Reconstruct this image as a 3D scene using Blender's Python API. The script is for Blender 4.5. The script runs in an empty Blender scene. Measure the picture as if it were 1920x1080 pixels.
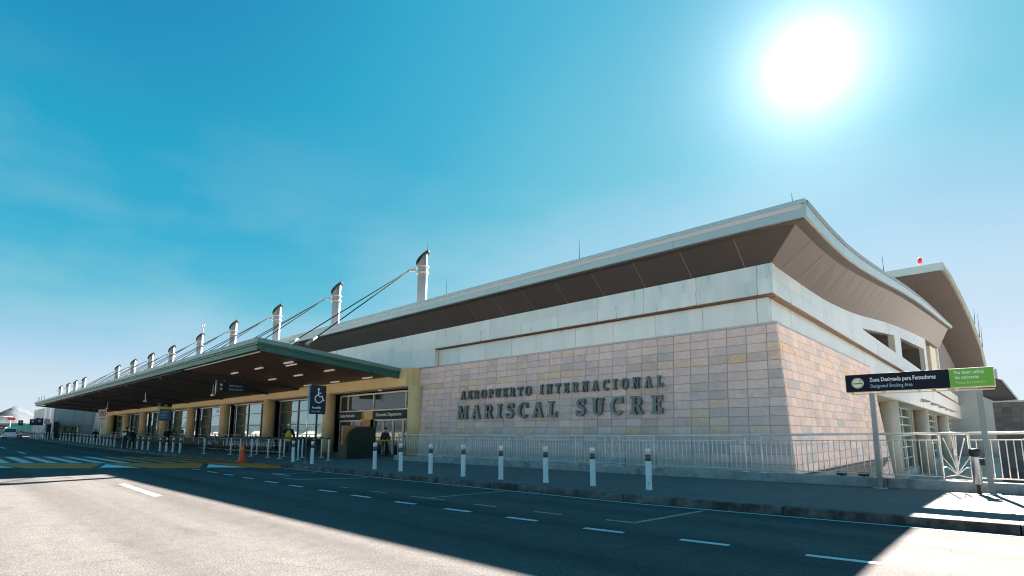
import bpy, math, random
from mathutils import Vector, Matrix

random.seed(7)
R = math.radians
SC = bpy.context.scene
COL = SC.collection

# ---------------------------------------------------------------- camera, sky, sun, exposure
cam_d = bpy.data.cameras.new("camera")
cam = bpy.data.objects.new("camera", cam_d)
COL.objects.link(cam)
cam.location = (0, 0, 1.55)
cam.rotation_euler = (R(90 + 8.283), 0, R(42.74))
cam_d.sensor_width = 36.0
cam_d.lens = 996.0 / 1920.0 * 36.0
cam_d.shift_y = 126.0 / 1920.0
cam_d.clip_start = 0.05
cam_d.clip_end = 60000
SC.camera = cam

SUN_EL, SUN_AZ = 32.7, -11.2            # degrees; azimuth measured from +Y towards +X
SD = Vector((math.sin(R(SUN_AZ)) * math.cos(R(SUN_EL)), math.cos(R(SUN_AZ)) * math.cos(R(SUN_EL)), math.sin(R(SUN_EL))))

world = bpy.data.worlds.new("World")
SC.world = world
world.use_nodes = True
wn, wl = world.node_tree.nodes, world.node_tree.links
wn.clear()
w_out = wn.new("ShaderNodeOutputWorld")
w_bg = wn.new("ShaderNodeBackground")
w_bg.inputs["Strength"].default_value = 0.050
sky = wn.new("ShaderNodeTexSky")
sky.sky_type = 'NISHITA'
sky.sun_disc = False
sky.sun_elevation = R(SUN_EL)
sky.sun_rotation = R(SUN_AZ)
sky.altitude = 2400
sky.air_density = 1.0
sky.dust_density = 0.35
sky.ozone_density = 1.0
tc = wn.new("ShaderNodeTexCoord")
sep = wn.new("ShaderNodeSeparateXYZ")
wl.new(tc.outputs["Generated"], sep.inputs[0])
def wmath(op, a, b=None):
    n = wn.new("ShaderNodeMath")
    n.operation = op
    for i, v in enumerate((a, b)):
        if v is None:
            continue
        if isinstance(v, (int, float)):
            n.inputs[i].default_value = v
        else:
            wl.new(v, n.inputs[i])
    return n.outputs[0]


vd = wn.new("ShaderNodeVectorMath")
vd.operation = 'DOT_PRODUCT'
wl.new(tc.outputs["Generated"], vd.inputs[0])
vd.inputs[1].default_value = SD
ang = wmath('MULTIPLY', wmath('ARCCOSINE', wmath('MINIMUM', vd.outputs["Value"], 1.0)), 180 / math.pi)
ramp = wn.new("ShaderNodeValToRGB")       # clear air: deep blue overhead, pale towards the horizon
cr = ramp.color_ramp
cr.elements[0].position = 0.0
cr.elements[0].color = (2.45, 2.62, 2.90, 1)
cr.elements[1].position = 1.0
cr.elements[1].color = (0.01, 0.55, 1.30, 1)
for p_, c_ in ((0.06, (2.10, 2.45, 2.82, 1)), (0.12, (1.35, 2.10, 2.66, 1)), (0.20, (0.36, 1.60, 2.32, 1)), (0.30, (0.10, 1.32, 2.18, 1)),
               (0.42, (0.03, 1.15, 2.02, 1)), (0.56, (0.02, 0.85, 1.80, 1))):
    e_ = cr.elements.new(p_)
    e_.color = c_
for e_ in cr.elements:
    e_.color = (e_.color[0] * 0.757, e_.color[1] * (0.757 if e_.position < 0.15 else 0.79), e_.color[2] * (0.757 if e_.position < 0.15 else 0.705), 1)
# the pale layer stands higher on the sun's side
lay = wn.new("ShaderNodeMapRange")
lay.interpolation_type = 'SMOOTHSTEP'
lay.inputs[1].default_value = 18
lay.inputs[2].default_value = 62
lay.inputs[3].default_value = 0.45
lay.inputs[4].default_value = 1.0
wl.new(ang, lay.inputs[0])
wl.new(wmath('MULTIPLY', sep.outputs["Z"], lay.outputs[0]), ramp.inputs[0])
mixs = wn.new("ShaderNodeMix")
mixs.data_type = 'RGBA'
mixs.inputs["Factor"].default_value = 0.97
wl.new(sky.outputs[0], mixs.inputs[6])
wl.new(ramp.outputs[0], mixs.inputs[7])

# thin high haze, soft streaks
wmap = wn.new("ShaderNodeMapping")
wmap.inputs["Scale"].default_value = (1.2, 2.0, 4.5)
wl.new(tc.outputs["Generated"], wmap.inputs[0])
wno = wn.new("ShaderNodeTexNoise")
wno.inputs["Scale"].default_value = 1.6
wno.inputs["Detail"].default_value = 5
wno.inputs["Roughness"].default_value = 0.5
wl.new(wmap.outputs[0], wno.inputs[0])
wr = wn.new("ShaderNodeMapRange")
wr.inputs[1].default_value = 0.42
wr.inputs[2].default_value = 0.80
wl.new(wno.outputs[0], wr.inputs[0])
hz = wmath('MULTIPLY', wr.outputs[0], wmath('MULTIPLY', wmath('MAXIMUM', wmath('SUBTRACT', 0.52, sep.outputs['Z']), 0.0), 1.7))
mixc = wn.new("ShaderNodeMix")
mixc.data_type = 'RGBA'
wl.new(hz, mixc.inputs["Factor"])
wl.new(mixs.outputs[2], mixc.inputs[6])
mixc.inputs[7].default_value = (1.40, 1.85, 2.10, 1)
# aureole round the sun
core = wmath('MULTIPLY', wmath('EXPONENT', wmath('MULTIPLY', wmath('POWER', wmath('MULTIPLY', ang, 1 / 1.5), 2.0), -1.0)), 14.0)
glow = wmath('MULTIPLY', wmath('EXPONENT', wmath('MULTIPLY', ang, -1 / 3.0)), 5.2)
glow2 = wmath('MULTIPLY', wmath('EXPONENT', wmath('MULTIPLY', ang, -1 / 13.0)), 0.55)
aur = wmath('ADD', wmath('ADD', core, glow), glow2)
acol = wn.new("ShaderNodeVectorMath")
acol.operation = 'SCALE'
acol.inputs[0].default_value = (1.0, 1.0, 0.98)
wl.new(aur, acol.inputs["Scale"])
addc = wn.new("ShaderNodeMix")
addc.data_type = 'RGBA'
addc.blend_type = 'ADD'
addc.inputs["Factor"].default_value = 1.0
wl.new(mixc.outputs[2], addc.inputs[6])
wl.new(acol.outputs[0], addc.inputs[7])
wl.new(addc.outputs[2], w_bg.inputs["Color"])
wl.new(w_bg.outputs[0], w_out.inputs[0])

sun_d = bpy.data.lights.new("sun", 'SUN')
sun_d.energy = 5.0
sun_d.angle = R(0.5)
sun_d.color = (1.0, 0.92, 0.84)
sun = bpy.data.objects.new("sun", sun_d)
COL.objects.link(sun)
sun.rotation_euler = (-SD).to_track_quat('-Z', 'Y').to_euler()
sun.location = (0, 60, 60)

vs = SC.view_settings
vs.view_transform = 'Standard'
vs.look = 'None'
vs.exposure = 3.0
vs.gamma = 1.0
vs.use_curve_mapping = False
SC.cycles.use_denoising = True
SC.cycles.pixel_filter_type = 'BLACKMAN_HARRIS'
SC.cycles.filter_width = 1.1
SC.cycles.max_bounces = 6
SC.cycles.sample_clamp_indirect = 6.0


# ---------------------------------------------------------------- materials
def mat(name, col, rough=0.6, metal=0.0, var=0.0, scale=4.0, bump=0.0, bscale=60.0, dirt=None, dirt_scale=0.8,
        dirt_lo=0.5, dirt_hi=0.75, rnd=0.0, spec=0.5, emit=None, estr=0.0, stretch=None, detail=6.0, rvar=0.0, hvar=0.0):
    m = bpy.data.materials.new(name)
    m.use_nodes = True
    nt = m.node_tree
    n, l = nt.nodes, nt.links
    b = n["Principled BSDF"]
    b.inputs["Base Color"].default_value = (*col, 1)
    b.inputs["Roughness"].default_value = rough
    b.inputs["Metallic"].default_value = metal
    b.inputs["Specular IOR Level"].default_value = spec
    if emit:
        b.inputs["Emission Color"].default_value = (*emit, 1)
        b.inputs["Emission Strength"].default_value = estr
    if not (var or bump or dirt or rnd or rvar):
        return m
    t = n.new("ShaderNodeTexCoord")
    mp = n.new("ShaderNodeMapping")
    if stretch:
        mp.inputs["Scale"].default_value = stretch
    oi = n.new("ShaderNodeObjectInfo")
    if rnd:
        ro = n.new("ShaderNodeVectorMath")
        ro.operation = 'SCALE'
        ro.inputs[0].default_value = (37.0, 91.0, 53.0)
        l.new(oi.outputs["Random"], ro.inputs["Scale"])
        ad = n.new("ShaderNodeVectorMath")
        l.new(t.outputs["Object"], ad.inputs[0])
        l.new(ro.outputs[0], ad.inputs[1])
        l.new(ad.outputs[0], mp.inputs[0])
    else:
        l.new(t.outputs["Object"], mp.inputs[0])
    cur = None
    no = n.new("ShaderNodeTexNoise")
    no.inputs["Scale"].default_value = scale
    no.inputs["Detail"].default_value = detail
    no.inputs["Roughness"].default_value = 0.6
    l.new(mp.outputs[0], no.inputs[0])
    if var:
        mr = n.new("ShaderNodeMapRange")
        mr.inputs[1].default_value = 0.25
        mr.inputs[2].default_value = 0.75
        mr.inputs[3].default_value = 1 - var
        mr.inputs[4].default_value = 1 + var
        l.new(no.outputs[0], mr.inputs[0])
        hv = n.new("ShaderNodeHueSaturation")
        hv.inputs["Color"].default_value = (*col, 1)
        l.new(mr.outputs[0], hv.inputs["Value"])
        cur = hv.outputs[0]
    if rnd:
        mr2 = n.new("ShaderNodeMapRange")
        mr2.inputs[3].default_value = 1 - rnd
        mr2.inputs[4].default_value = 1 + rnd
        l.new(oi.outputs["Random"], mr2.inputs[0])
        hv2 = n.new("ShaderNodeHueSaturation")
        if cur:
            l.new(cur, hv2.inputs["Color"])
        else:
            hv2.inputs["Color"].default_value = (*col, 1)
        l.new(mr2.outputs[0], hv2.inputs["Value"])
        cur = hv2.outputs[0]
    if dirt:
        nd = n.new("ShaderNodeTexNoise")
        nd.inputs["Scale"].default_value = dirt_scale
        nd.inputs["Detail"].default_value = 8
        nd.inputs["Roughness"].default_value = 0.65
        l.new(mp.outputs[0], nd.inputs[0])
        md = n.new("ShaderNodeMapRange")
        md.inputs[1].default_value = dirt_lo
        md.inputs[2].default_value = dirt_hi
        l.new(nd.outputs[0], md.inputs[0])
        mx = n.new("ShaderNodeMix")
        mx.data_type = 'RGBA'
        l.new(md.outputs[0], mx.inputs["Factor"])
        if cur:
            l.new(cur, mx.inputs[6])
        else:
            mx.inputs[6].default_value = (*col, 1)
        mx.inputs[7].default_value = (*dirt, 1)
        cur = mx.outputs[2]
    if cur:
        l.new(cur, b.inputs["Base Color"])
    if rvar:
        mr3 = n.new("ShaderNodeMapRange")
        mr3.inputs[1].default_value = 0.3
        mr3.inputs[2].default_value = 0.7
        mr3.inputs[3].default_value = max(0.02, rough - rvar)
        mr3.inputs[4].default_value = min(1, rough + rvar)
        l.new(no.outputs[0], mr3.inputs[0])
        l.new(mr3.outputs[0], b.inputs["Roughness"])
    if bump:
        nb = n.new("ShaderNodeTexNoise")
        nb.inputs["Scale"].default_value = bscale
        nb.inputs["Detail"].default_value = 5
        l.new(mp.outputs[0], nb.inputs[0])
        bp = n.new("ShaderNodeBump")
        bp.inputs["Strength"].default_value = bump
        bp.inputs["Distance"].default_value = 0.02
        l.new(nb.outputs[0], bp.inputs["Height"])
        l.new(bp.outputs[0], b.inputs["Normal"])
    return m


def asphalt():
    m = bpy.data.materials.new("asphalt")
    m.use_nodes = True
    n, l = m.node_tree.nodes, m.node_tree.links
    b = n["Principled BSDF"]
    b.inputs["Roughness"].default_value = 0.95
    b.inputs["Specular IOR Level"].default_value = 0.12
    t = n.new("ShaderNodeTexCoord")

    def noise(s, d=6, r=0.6, st=None):
        x = n.new("ShaderNodeTexNoise")
        x.inputs["Scale"].default_value = s
        x.inputs["Detail"].default_value = d
        x.inputs["Roughness"].default_value = r
        if st:
            mp = n.new("ShaderNodeMapping")
            mp.inputs["Scale"].default_value = st
            l.new(t.outputs["Object"], mp.inputs[0])
            l.new(mp.outputs[0], x.inputs[0])
        else:
            l.new(t.outputs["Object"], x.inputs[0])
        return x.outputs[0]

    def rng(s, a, b_, c, d):
        x = n.new("ShaderNodeMapRange")
        for i, v in enumerate((a, b_, c, d)):
            x.inputs[i + 1].default_value = v
        l.new(s, x.inputs[0])
        return x.outputs[0]

    def mul(a, c):
        x = n.new("ShaderNodeMath")
        x.operation = 'MULTIPLY'
        l.new(a, x.inputs[0])
        l.new(c, x.inputs[1])
        return x.outputs[0]
    fine = rng(noise(38, 4, 0.75), 0.3, 0.7, 0.50, 1.42)
    mid = rng(noise(3.0, 8, 0.7), 0.3, 0.7, 0.85, 1.13)
    big = rng(noise(0.25, 5, 0.6, (0.35, 1.6, 1)), 0.3, 0.7, 0.86, 1.12)
    track = rng(noise(0.6, 6, 0.6, (0.06, 1.3, 1)), 0.35, 0.65, 0.82, 1.10)
    stain = rng(noise(0.9, 8, 0.75, (0.5, 1.2, 1)), 0.56, 0.72, 1.0, 0.66)
    v = mul(mul(mul(fine, mid), mul(big, track)), stain)
    # wheel paths along the lanes
    sy = n.new("ShaderNodeSeparateXYZ")
    l.new(t.outputs["Object"], sy.inputs[0])
    wv = n.new("ShaderNodeMath")
    wv.operation = 'SINE'
    wm = n.new("ShaderNodeMath")
    wm.operation = 'MULTIPLY'
    wm.inputs[1].default_value = 3.5
    l.new(sy.outputs["Y"], wm.inputs[0])
    l.new(wm.outputs[0], wv.inputs[0])
    v = mul(v, rng(mul(wv.outputs[0], noise(0.35, 4, 0.6, (0.15, 1.0, 1))), -0.1, 0.45, 1.03, 0.86))
    # hairline cracks, broken up
    wob = n.new("ShaderNodeMix")
    wob.data_type = 'VECTOR'
    wob.inputs["Factor"].default_value = 0.12
    nz = n.new("ShaderNodeTexNoise")
    nz.inputs["Scale"].default_value = 1.6
    nz.inputs["Detail"].default_value = 6
    l.new(t.outputs["Object"], nz.inputs[0])
    l.new(t.outputs["Object"], wob.inputs[4])
    l.new(nz.outputs["Color"], wob.inputs[5])
    vc = n.new("ShaderNodeTexVoronoi")
    vc.feature = 'DISTANCE_TO_EDGE'
    vc.inputs["Scale"].default_value = 0.42
    l.new(wob.outputs[1], vc.inputs[0])
    crack = rng(vc.outputs["Distance"], 0.002, 0.007, 0.66, 1.0)
    cmask = rng(noise(0.5, 3, 0.5), 0.55, 0.61, 0.0, 1.0)
    cm = n.new("ShaderNodeMix")
    l.new(cmask, cm.inputs[0])
    cm.inputs[2].default_value = 1.0
    l.new(crack, cm.inputs[3])
    v = mul(v, cm.outputs[0])
    # drips
    dv = n.new("ShaderNodeTexVoronoi")
    dv.inputs["Scale"].default_value = 1.1
    l.new(t.outputs["Object"], dv.inputs[0])
    v = mul(v, rng(dv.outputs["Distance"], 0.03, 0.10, 0.80, 1.0))
    # aggregate
    vo = n.new("ShaderNodeTexVoronoi")
    vo.inputs["Scale"].default_value = 70
    l.new(t.outputs["Object"], vo.inputs[0])
    sepc = n.new("ShaderNodeSeparateColor")
    l.new(vo.outputs["Color"], sepc.inputs[0])
    ag = rng(sepc.outputs[0], 0.0, 1.0, 0.78, 1.22)
    v = mul(v, ag)
    hv = n.new("ShaderNodeHueSaturation")
    hv.inputs["Color"].default_value = (0.116, 0.107, 0.102, 1)
    l.new(v, hv.inputs["Value"])
    l.new(hv.outputs[0], b.inputs["Base Color"])
    bp = n.new("ShaderNodeBump")
    bp.inputs["Strength"].default_value = 0.5
    bp.inputs["Distance"].default_value = 0.008
    l.new(vo.outputs["Distance"], bp.inputs["Height"])
    l.new(bp.outputs[0], b.inputs["Normal"])
    return m


M = {}
M['asphalt'] = asphalt()
M['ground'] = mat("pale_bounce_ground", (0.54, 0.47, 0.40), 0.95, var=0.3, scale=0.02)  # kept pale and warm to bounce sunlight onto the stone front
M['paving'] = mat("paving_concrete", (0.128, 0.128, 0.122), 0.85, var=0.16, scale=1.5, bump=0.15, bscale=90, dirt=(0.10, 0.10, 0.10), dirt_scale=0.6, dirt_lo=0.52, dirt_hi=0.8, rnd=0.06)
M['kerb'] = mat("kerb_stone", (0.20, 0.165, 0.15), 0.9, var=0.3, scale=7, bump=0.5, bscale=45, dirt=(0.06, 0.042, 0.035), dirt_scale=2.6, dirt_lo=0.38, dirt_hi=0.62, rnd=0.1)
M['upstand'] = mat("upstand_concrete", (0.36, 0.35, 0.34), 0.9, var=0.2, scale=3, bump=0.3, bscale=50, dirt=(0.17, 0.16, 0.15), dirt_scale=2.2, dirt_lo=0.5, dirt_hi=0.72)
M['white_line'] = mat("white_road_paint", (0.80, 0.80, 0.78), 0.7, var=0.18, scale=30, dirt=(0.3, 0.29, 0.28), dirt_scale=9, dirt_lo=0.60, dirt_hi=0.78)
M['zebra_line'] = mat("worn_zebra_paint", (0.74, 0.58, 0.52), 0.75, var=0.2, scale=6, dirt=(0.3, 0.25, 0.22), dirt_scale=2, dirt_lo=0.6, dirt_hi=0.8)
M['shade_teal_line'] = mat("shade_tinted_road_paint", (0.66, 0.72, 0.72), 0.7, var=0.2, scale=30, dirt=(0.2, 0.2, 0.2), dirt_scale=9, dirt_lo=0.58, dirt_hi=0.75)  # white paint, with the teal cast of the roof's shade in its colour
M['worn_line'] = mat("worn_yellow_road_paint", (0.42, 0.37, 0.26), 0.8, var=0.3, scale=25, dirt=(0.15, 0.145, 0.14), dirt_scale=7, dirt_lo=0.48, dirt_hi=0.70)
M['yellow_paint'] = mat("yellow_crossing_paint", (1.0, 0.20, 0.008), 0.75, var=0.2, scale=5, dirt=(0.22, 0.13, 0.05), dirt_scale=1.2, dirt_lo=0.52, dirt_hi=0.8)
M['yellow_faded'] = mat("faded_yellow_paint", (0.85, 0.20, 0.015), 0.75, var=0.2, scale=5)
M['black_paint'] = mat("black_crossing_paint", (0.05, 0.05, 0.05), 0.75, var=0.3, scale=5)
M['panel'] = mat("silver_panel", (0.63, 0.635, 0.60), 0.33, 0.6, var=0.07, scale=1.0, rnd=0.05, rvar=0.07, stretch=(2.2, 2.2, 0.22), bump=0.04, bscale=1.1)
M['panel_trim'] = mat("grey_trim", (0.42, 0.42, 0.43), 0.5, 0.4)
M['slot'] = mat("brown_slot", (0.16, 0.10, 0.06), 0.7)
M['fascia'] = mat("roof_fascia_metal", (0.45, 0.51, 0.50), 0.34, 0.7, var=0.05, scale=1, rnd=0.04)
M['flashing'] = mat("roof_flashing", (0.22, 0.25, 0.26), 0.45, 0.5)
M['soffit'] = mat("soffit_panel", (0.064, 0.057, 0.055), 0.55, 0.0, var=0.08, scale=1.0, rnd=0.06)
M['soffit_joint'] = mat("soffit_joint_strip", (0.30, 0.28, 0.26), 0.6)
M['roof'] = mat("roof_sheet", (0.45, 0.48, 0.48), 0.5, 0.4)
M['canopy_metal'] = mat("canopy_green_metal", (0.018, 0.105, 0.088), 0.5, 0.0, var=0.08, scale=2)
M['canopy_light'] = mat("canopy_gutter_metal", (0.13, 0.23, 0.215), 0.38, 0.3, var=0.06, scale=2)
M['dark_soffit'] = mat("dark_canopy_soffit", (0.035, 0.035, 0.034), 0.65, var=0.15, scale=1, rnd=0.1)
M['wood'] = mat("brown_soffit_plank", (0.10, 0.060, 0.042), 0.5, var=0.25, scale=3, stretch=(0.5, 12, 12), rnd=0.14)
M['lamp'] = mat("lamp_tube", (0.55, 0.52, 0.48), 0.4, emit=(1, 0.93, 0.88), estr=0.018)
M['beige'] = mat("beige_render", (0.68, 0.53, 0.28), 0.75, var=0.07, scale=1.5, bump=0.05, bscale=40)
M['beige_side'] = mat("pale_column_render", (0.50, 0.47, 0.40), 0.75, var=0.06, scale=1.5)
M['glass'] = mat("coated_glass", (0.27, 0.39, 0.39), 0.03, 0.85)
M['dark_glass'] = mat("dark_glass", (0.03, 0.05, 0.045), 0.04, 0.0, spec=0.9)
M['green_glass'] = mat("green_glass", (0.10, 0.22, 0.20), 0.06, 0.5)
M['mullion'] = mat("mullion_metal", (0.16, 0.17, 0.17), 0.45, 0.5)
M['pale_mullion'] = mat("pale_mullion", (0.62, 0.60, 0.50), 0.45, 0.3)
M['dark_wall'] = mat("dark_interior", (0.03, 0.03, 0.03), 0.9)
M['steel'] = mat("stainless_steel", (0.62, 0.62, 0.62), 0.32, 0.9, var=0.06, scale=3)
M['pale_steel'] = mat("pale_railing_steel", (0.85, 0.77, 0.71), 0.4, 0.2, var=0.08, scale=5)
M['mast'] = mat("mast_paint", (0.33, 0.345, 0.345), 0.5, 0.3, var=0.06, scale=2)
M['cable'] = mat("steel_cable", (0.025, 0.026, 0.028), 0.9, 0.0, spec=0.1)
M['letter'] = mat("brushed_letter_metal", (0.15, 0.165, 0.16), 0.28, 0.7, var=0.12, scale=1.2, rnd=0.10)
M['bollard'] = mat("bollard_aluminium", (0.90, 0.79, 0.71), 0.35, 0.12, var=0.08, scale=6, dirt=(0.45, 0.40, 0.36), dirt_scale=7, dirt_lo=0.60, dirt_hi=0.78, rnd=0.05)
M['band'] = mat("dark_band", (0.10, 0.10, 0.10), 0.5)
M['white_pole'] = mat("white_pole_paint", (0.78, 0.78, 0.76), 0.45)
M['belt'] = mat("black_belt", (0.02, 0.02, 0.02), 0.7)
M['sign_navy'] = mat("navy_sign", (0.008, 0.011, 0.026), 0.6, spec=0.2, var=0.06, scale=3)
M['sign_teal'] = mat("dark_teal_sign", (0.012, 0.032, 0.045), 0.55, spec=0.25)
M['sign_blue'] = mat("blue_sign", (0.02, 0.10, 0.19), 0.4)
M['sign_green'] = mat("green_sign", (0.14, 0.45, 0.03), 0.4)
M['sign_cream'] = mat("cream_sign_case", (0.72, 0.66, 0.46), 0.5)
M['infill'] = mat("dark_infill_mesh", (0.07, 0.065, 0.06), 0.8)
M['post_steel'] = mat("brushed_post_steel", (0.20, 0.24, 0.25), 0.35, 0.7, var=0.1, scale=4)
M['pale_frame'] = mat("pale_window_frame", (0.42, 0.50, 0.48), 0.45, 0.2)
M['cap_dark'] = mat("dark_mast_cap", (0.018, 0.02, 0.021), 0.8, spec=0.15)
M['pale_glass'] = mat("pale_pavilion_glass", (0.30, 0.42, 0.45), 0.25, 0.2)
M['white'] = mat("white_print", (0.82, 0.82, 0.80), 0.5)
M['cream'] = mat("cream_print", (0.92, 0.88, 0.62), 0.5)
M['grey_print'] = mat("pale_blue_print", (0.42, 0.58, 0.68), 0.5)
M['lime_print'] = mat("lime_print", (0.55, 0.72, 0.25), 0.5)
M['sign_yellow'] = mat("yellow_print", (0.70, 0.52, 0.03), 0.5)
M['sign_orange'] = mat("orange_print", (0.75, 0.26, 0.04), 0.5)
M['red'] = mat("red_print", (0.60, 0.03, 0.025), 0.5)
M['black'] = mat("black_plastic", (0.02, 0.02, 0.022), 0.45)
M['cone'] = mat("orange_cone_rubber", (0.92, 0.075, 0.02), 0.5, var=0.08, scale=6)
M['kiosk'] = mat("dark_green_panel", (0.010, 0.026, 0.014), 0.5, var=0.08, scale=2)
M['kiosk_orange'] = mat("orange_panel", (0.55, 0.20, 0.08), 0.5)
M['car_white'] = mat("white_car_paint", (0.72, 0.73, 0.74), 0.25, spec=0.6)
M['tyre'] = mat("tyre_rubber", (0.025, 0.025, 0.025), 0.8)
M['tail'] = mat("tail_lamp", (0.45, 0.02, 0.02), 0.3)
M['teal_wall'] = mat("teal_cladding", (0.035, 0.23, 0.20), 0.6, var=0.12, scale=0.5)
M['grey_wall'] = mat("grey_cladding", (0.30, 0.34, 0.36), 0.5, 0.2, var=0.08, scale=0.4)
M['dark_tile'] = mat("dark_wall_tile", (0.12, 0.12, 0.12), 0.7, rnd=0.25, var=0.15, scale=1)
M['wall_core'] = mat("mortar", (0.47, 0.37, 0.30), 0.95, var=0.15, scale=10)
M['hazy_snow'] = mat("hazy_snow_and_rock", (0.082, 0.090, 0.100), 1.0, spec=0.0, dirt=(0.062, 0.071, 0.083), dirt_scale=0.0012, dirt_lo=0.48, dirt_hi=0.62)  # distance haze is put into the colour; there is no haze volume
M['hazy_hill'] = mat("hazy_ridge", (0.062, 0.074, 0.086), 1.0, spec=0.0)  # ridge colour with the blue of far haze mixed in
M['skin'] = mat("skin", (0.42, 0.25, 0.17), 0.6)
M['hair'] = mat("dark_hair", (0.015, 0.012, 0.01), 0.6)
M['uniform'] = mat("dark_uniform", (0.018, 0.022, 0.03), 0.8, var=0.2, scale=8)
M['jeans'] = mat("blue_jeans", (0.05, 0.11, 0.19), 0.85, var=0.2, scale=8)
M['hivis'] = mat("yellow_vest", (0.70, 0.60, 0.05), 0.7, var=0.1, scale=8)
M['hoodie'] = mat("green_shirt", (0.05, 0.14, 0.08), 0.8)
STONE = []
for i, (c, dcol, lo) in enumerate([
        ((0.66, 0.53, 0.485), (0.58, 0.48, 0.46), 0.5),     # pinkish grey
        ((0.70, 0.57, 0.52), (0.63, 0.52, 0.48), 0.5),
        ((0.63, 0.52, 0.485), (0.56, 0.47, 0.46), 0.48),      # mauve grey
        ((0.58, 0.50, 0.475), (0.50, 0.45, 0.44), 0.48),     # blue grey
        ((0.50, 0.46, 0.45), (0.43, 0.42, 0.42), 0.45),     # deeper blue
        ((0.68, 0.54, 0.44), (0.60, 0.44, 0.31), 0.56),      # cream
        ((0.68, 0.52, 0.39), (0.66, 0.54, 0.46), 0.46),      # ochre
        ((0.65, 0.47, 0.31), (0.66, 0.53, 0.42), 0.46),      # strong ochre
        ((0.57, 0.47, 0.42), (0.48, 0.40, 0.36), 0.5)]):     # brown grey
    STONE.append(mat("stone_%s" % "abcdefghi"[i], (c[0] * 1.04, c[1] * 1.015, c[2] * 1.015), 0.8, var=0.17, scale=6, bump=0.35 if i < 5 else 0.8, bscale=14, dirt=dcol,
                     dirt_scale=3.0, dirt_lo=lo, dirt_hi=lo + 0.2, rnd=0.045))


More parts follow.
